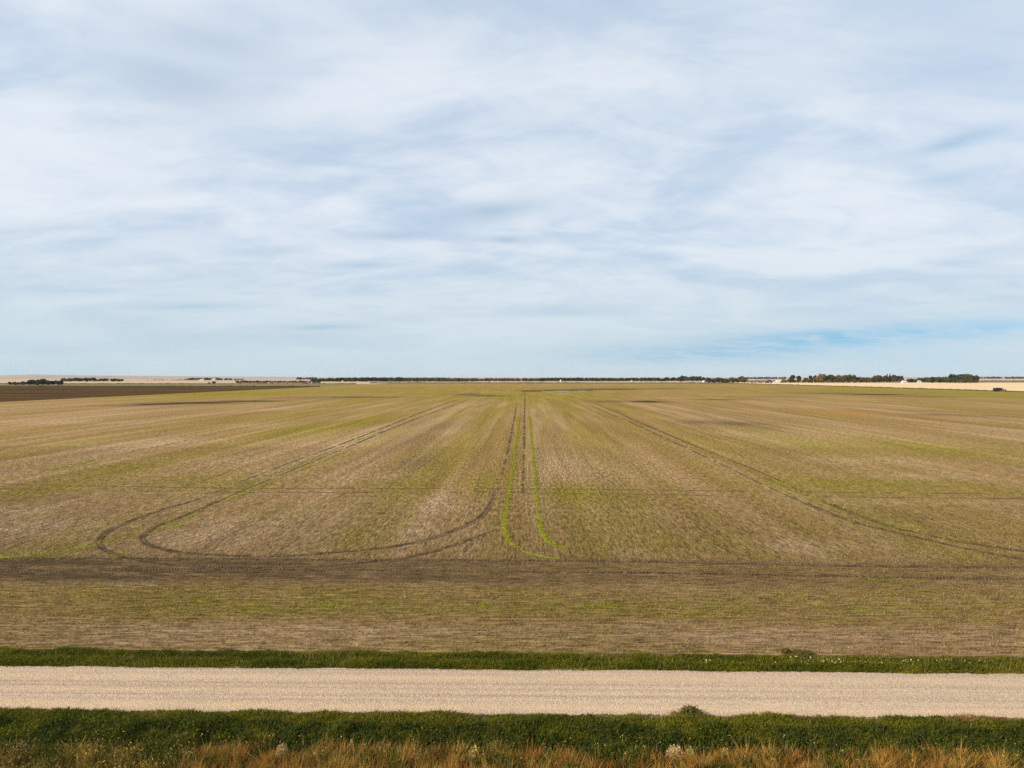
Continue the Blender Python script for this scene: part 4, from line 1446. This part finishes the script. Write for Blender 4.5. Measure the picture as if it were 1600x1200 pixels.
def mast(px, dist, top_py, label, name='mast', arm=False):
    X, Y = bearing(px, dist)
    h = CAM_H + (589 - top_py) * dist / F
    root = bpy.data.objects.new(name, None)
    COL.objects.link(root)
    root.location = (X, Y, 0)
    tag(root, label, name.replace('_', ' '))
    r_ = h * .018 if not arm else .22
    MB().tube([(0, 0, -.3), (0, 0, h)], [r_, r_ * .7], 8).build('pole', M['pole'], root)
    if arm:
        MB().box((0, 0, h * .9), (2.2, .16, .16)).build('crossarm', M['pole'], root)
    else:
        MB().lathe([(r_ * 2.0, h * .80), (r_ * 2.2, h * .86), (r_ * 1.2, h * .9)], n=10).build('platform', M['pole'], root)
    return root


mast(486, 3500, 585.8, 'thin dark mast standing above the far small grove')
mast(1033.5, 1690, 591.5, 'lone dark utility pole in front of the dark wood', 'utility_pole', True)
mast(607.5, 2100, 593.5, 'pale utility pole before the long green wood', 'utility_pole', True)

# ------------------------------------------------------------------ grain truck on the boundary
tx_, ty_ = P(1562.0, 611.8)
truck = bpy.data.objects.new('grain_truck', None)
COL.objects.link(truck)
truck.location = (tx_, ty_, 0)
truck.rotation_euler = (0, 0, math.radians(4))
tag(truck, 'dark grain truck with white cab parked at the golden field edge', 'truck')
bx = MB()
bx.prism([(-6.4, 1.25), (2.0, 1.25), (2.0, 3.55), (-6.4, 3.55)], -1.25, 1.25)
box_o = bx.build('grain_box', M['darkpaint'], truck)
for k in range(9):
    MB().box((-6.2 + k * 1.0, -1.292, 2.4), (.12, .08, 2.1)).build('rib', M['darkpaint'], box_o)
MB().prism([(-6.45, 3.56), (2.05, 3.56), (2.05, 3.66), (-2.2, 3.95), (-6.45, 3.66)], -1.2, 1.2).build('tarp', M['darkpaint'], truck)
MB().box((-1.2, 0, 1.0), (12.4, .9, .3)).build('chassis', M['darkpaint'], truck)
cab = MB().prism([(2.25, 1.05), (4.2, 1.05), (4.2, 2.2), (3.85, 3.35), (2.25, 3.45)], -1.15, 1.15).build('cab', M['white'], truck)
MB().prism([(3.0, 2.25), (4.02, 2.25), (3.76, 3.1), (3.0, 3.1)], -1.19, -1.16).build('window', M['pane'], cab)
MB().box((3.0, -1.17, 1.6), (1.2, .04, 1.0)).build('door', M['redpaint'], cab)
hood = MB().prism([(4.21, .95), (6.3, .95), (6.35, 2.2), (4.21, 2.45)], -.95, .95).build('hood', M['redpaint'], truck)
MB().box((6.38, 0, 1.6), (.06, 1.5, 1.0)).build('grille', M['rim'], hood)
MB().box((6.5, 0, .8), (.2, 2.3, .3)).build('bumper', M['rim'], truck)
for s_ in (-1, 1):
    MB().box((5.5, s_ * 1.1, 1.25), (1.5, .35, .12)).build('fender', M['redpaint'], truck)
    MB().lathe([(.12, -.03), (.13, .03)], (6.40, s_ * .75, 1.35), 10, 'y').build('headlight', M['white'], truck)
    for xw in (-4.6, -3.3, 5.4):
        w_ = MB().lathe([(.30, -.17), (.48, -.16), (.53, -.08), (.53, .08), (.48, .16), (.30, .17)], (xw, s_ * 1.02, .53), 18, 'y').build('wheel', M['rubber'], truck)
        MB().lathe([(.28, -.12), (.10, -.185), (.10, .185), (.28, .12)], (xw, s_ * 1.02, .53), 14, 'y').build('rim', M['rim'], w_)

# ------------------------------------------------------------------ haze
HAZE = 2.0e-5
if HAZE > 0:
    m = bpy.data.materials.new('haze_air')
    m.use_nodes = True
    t = m.node_tree
    t.nodes.clear()
    pv = t.nodes.new('ShaderNodeVolumePrincipled')
    pv.inputs['Color'].default_value = (.80, .89, 1.0, 1)
    pv.inputs['Density'].default_value = HAZE
    pv.inputs['Anisotropy'].default_value = 0.0
    ou = t.nodes.new('ShaderNodeOutputMaterial')
    t.links.new(pv.outputs[0], ou.inputs['Volume'])
    MB().box((0, 0, 37), (50000, 50000, 78)).build('haze', m, label='thin blue haze over the prairie', cat='haze', kind='stuff')
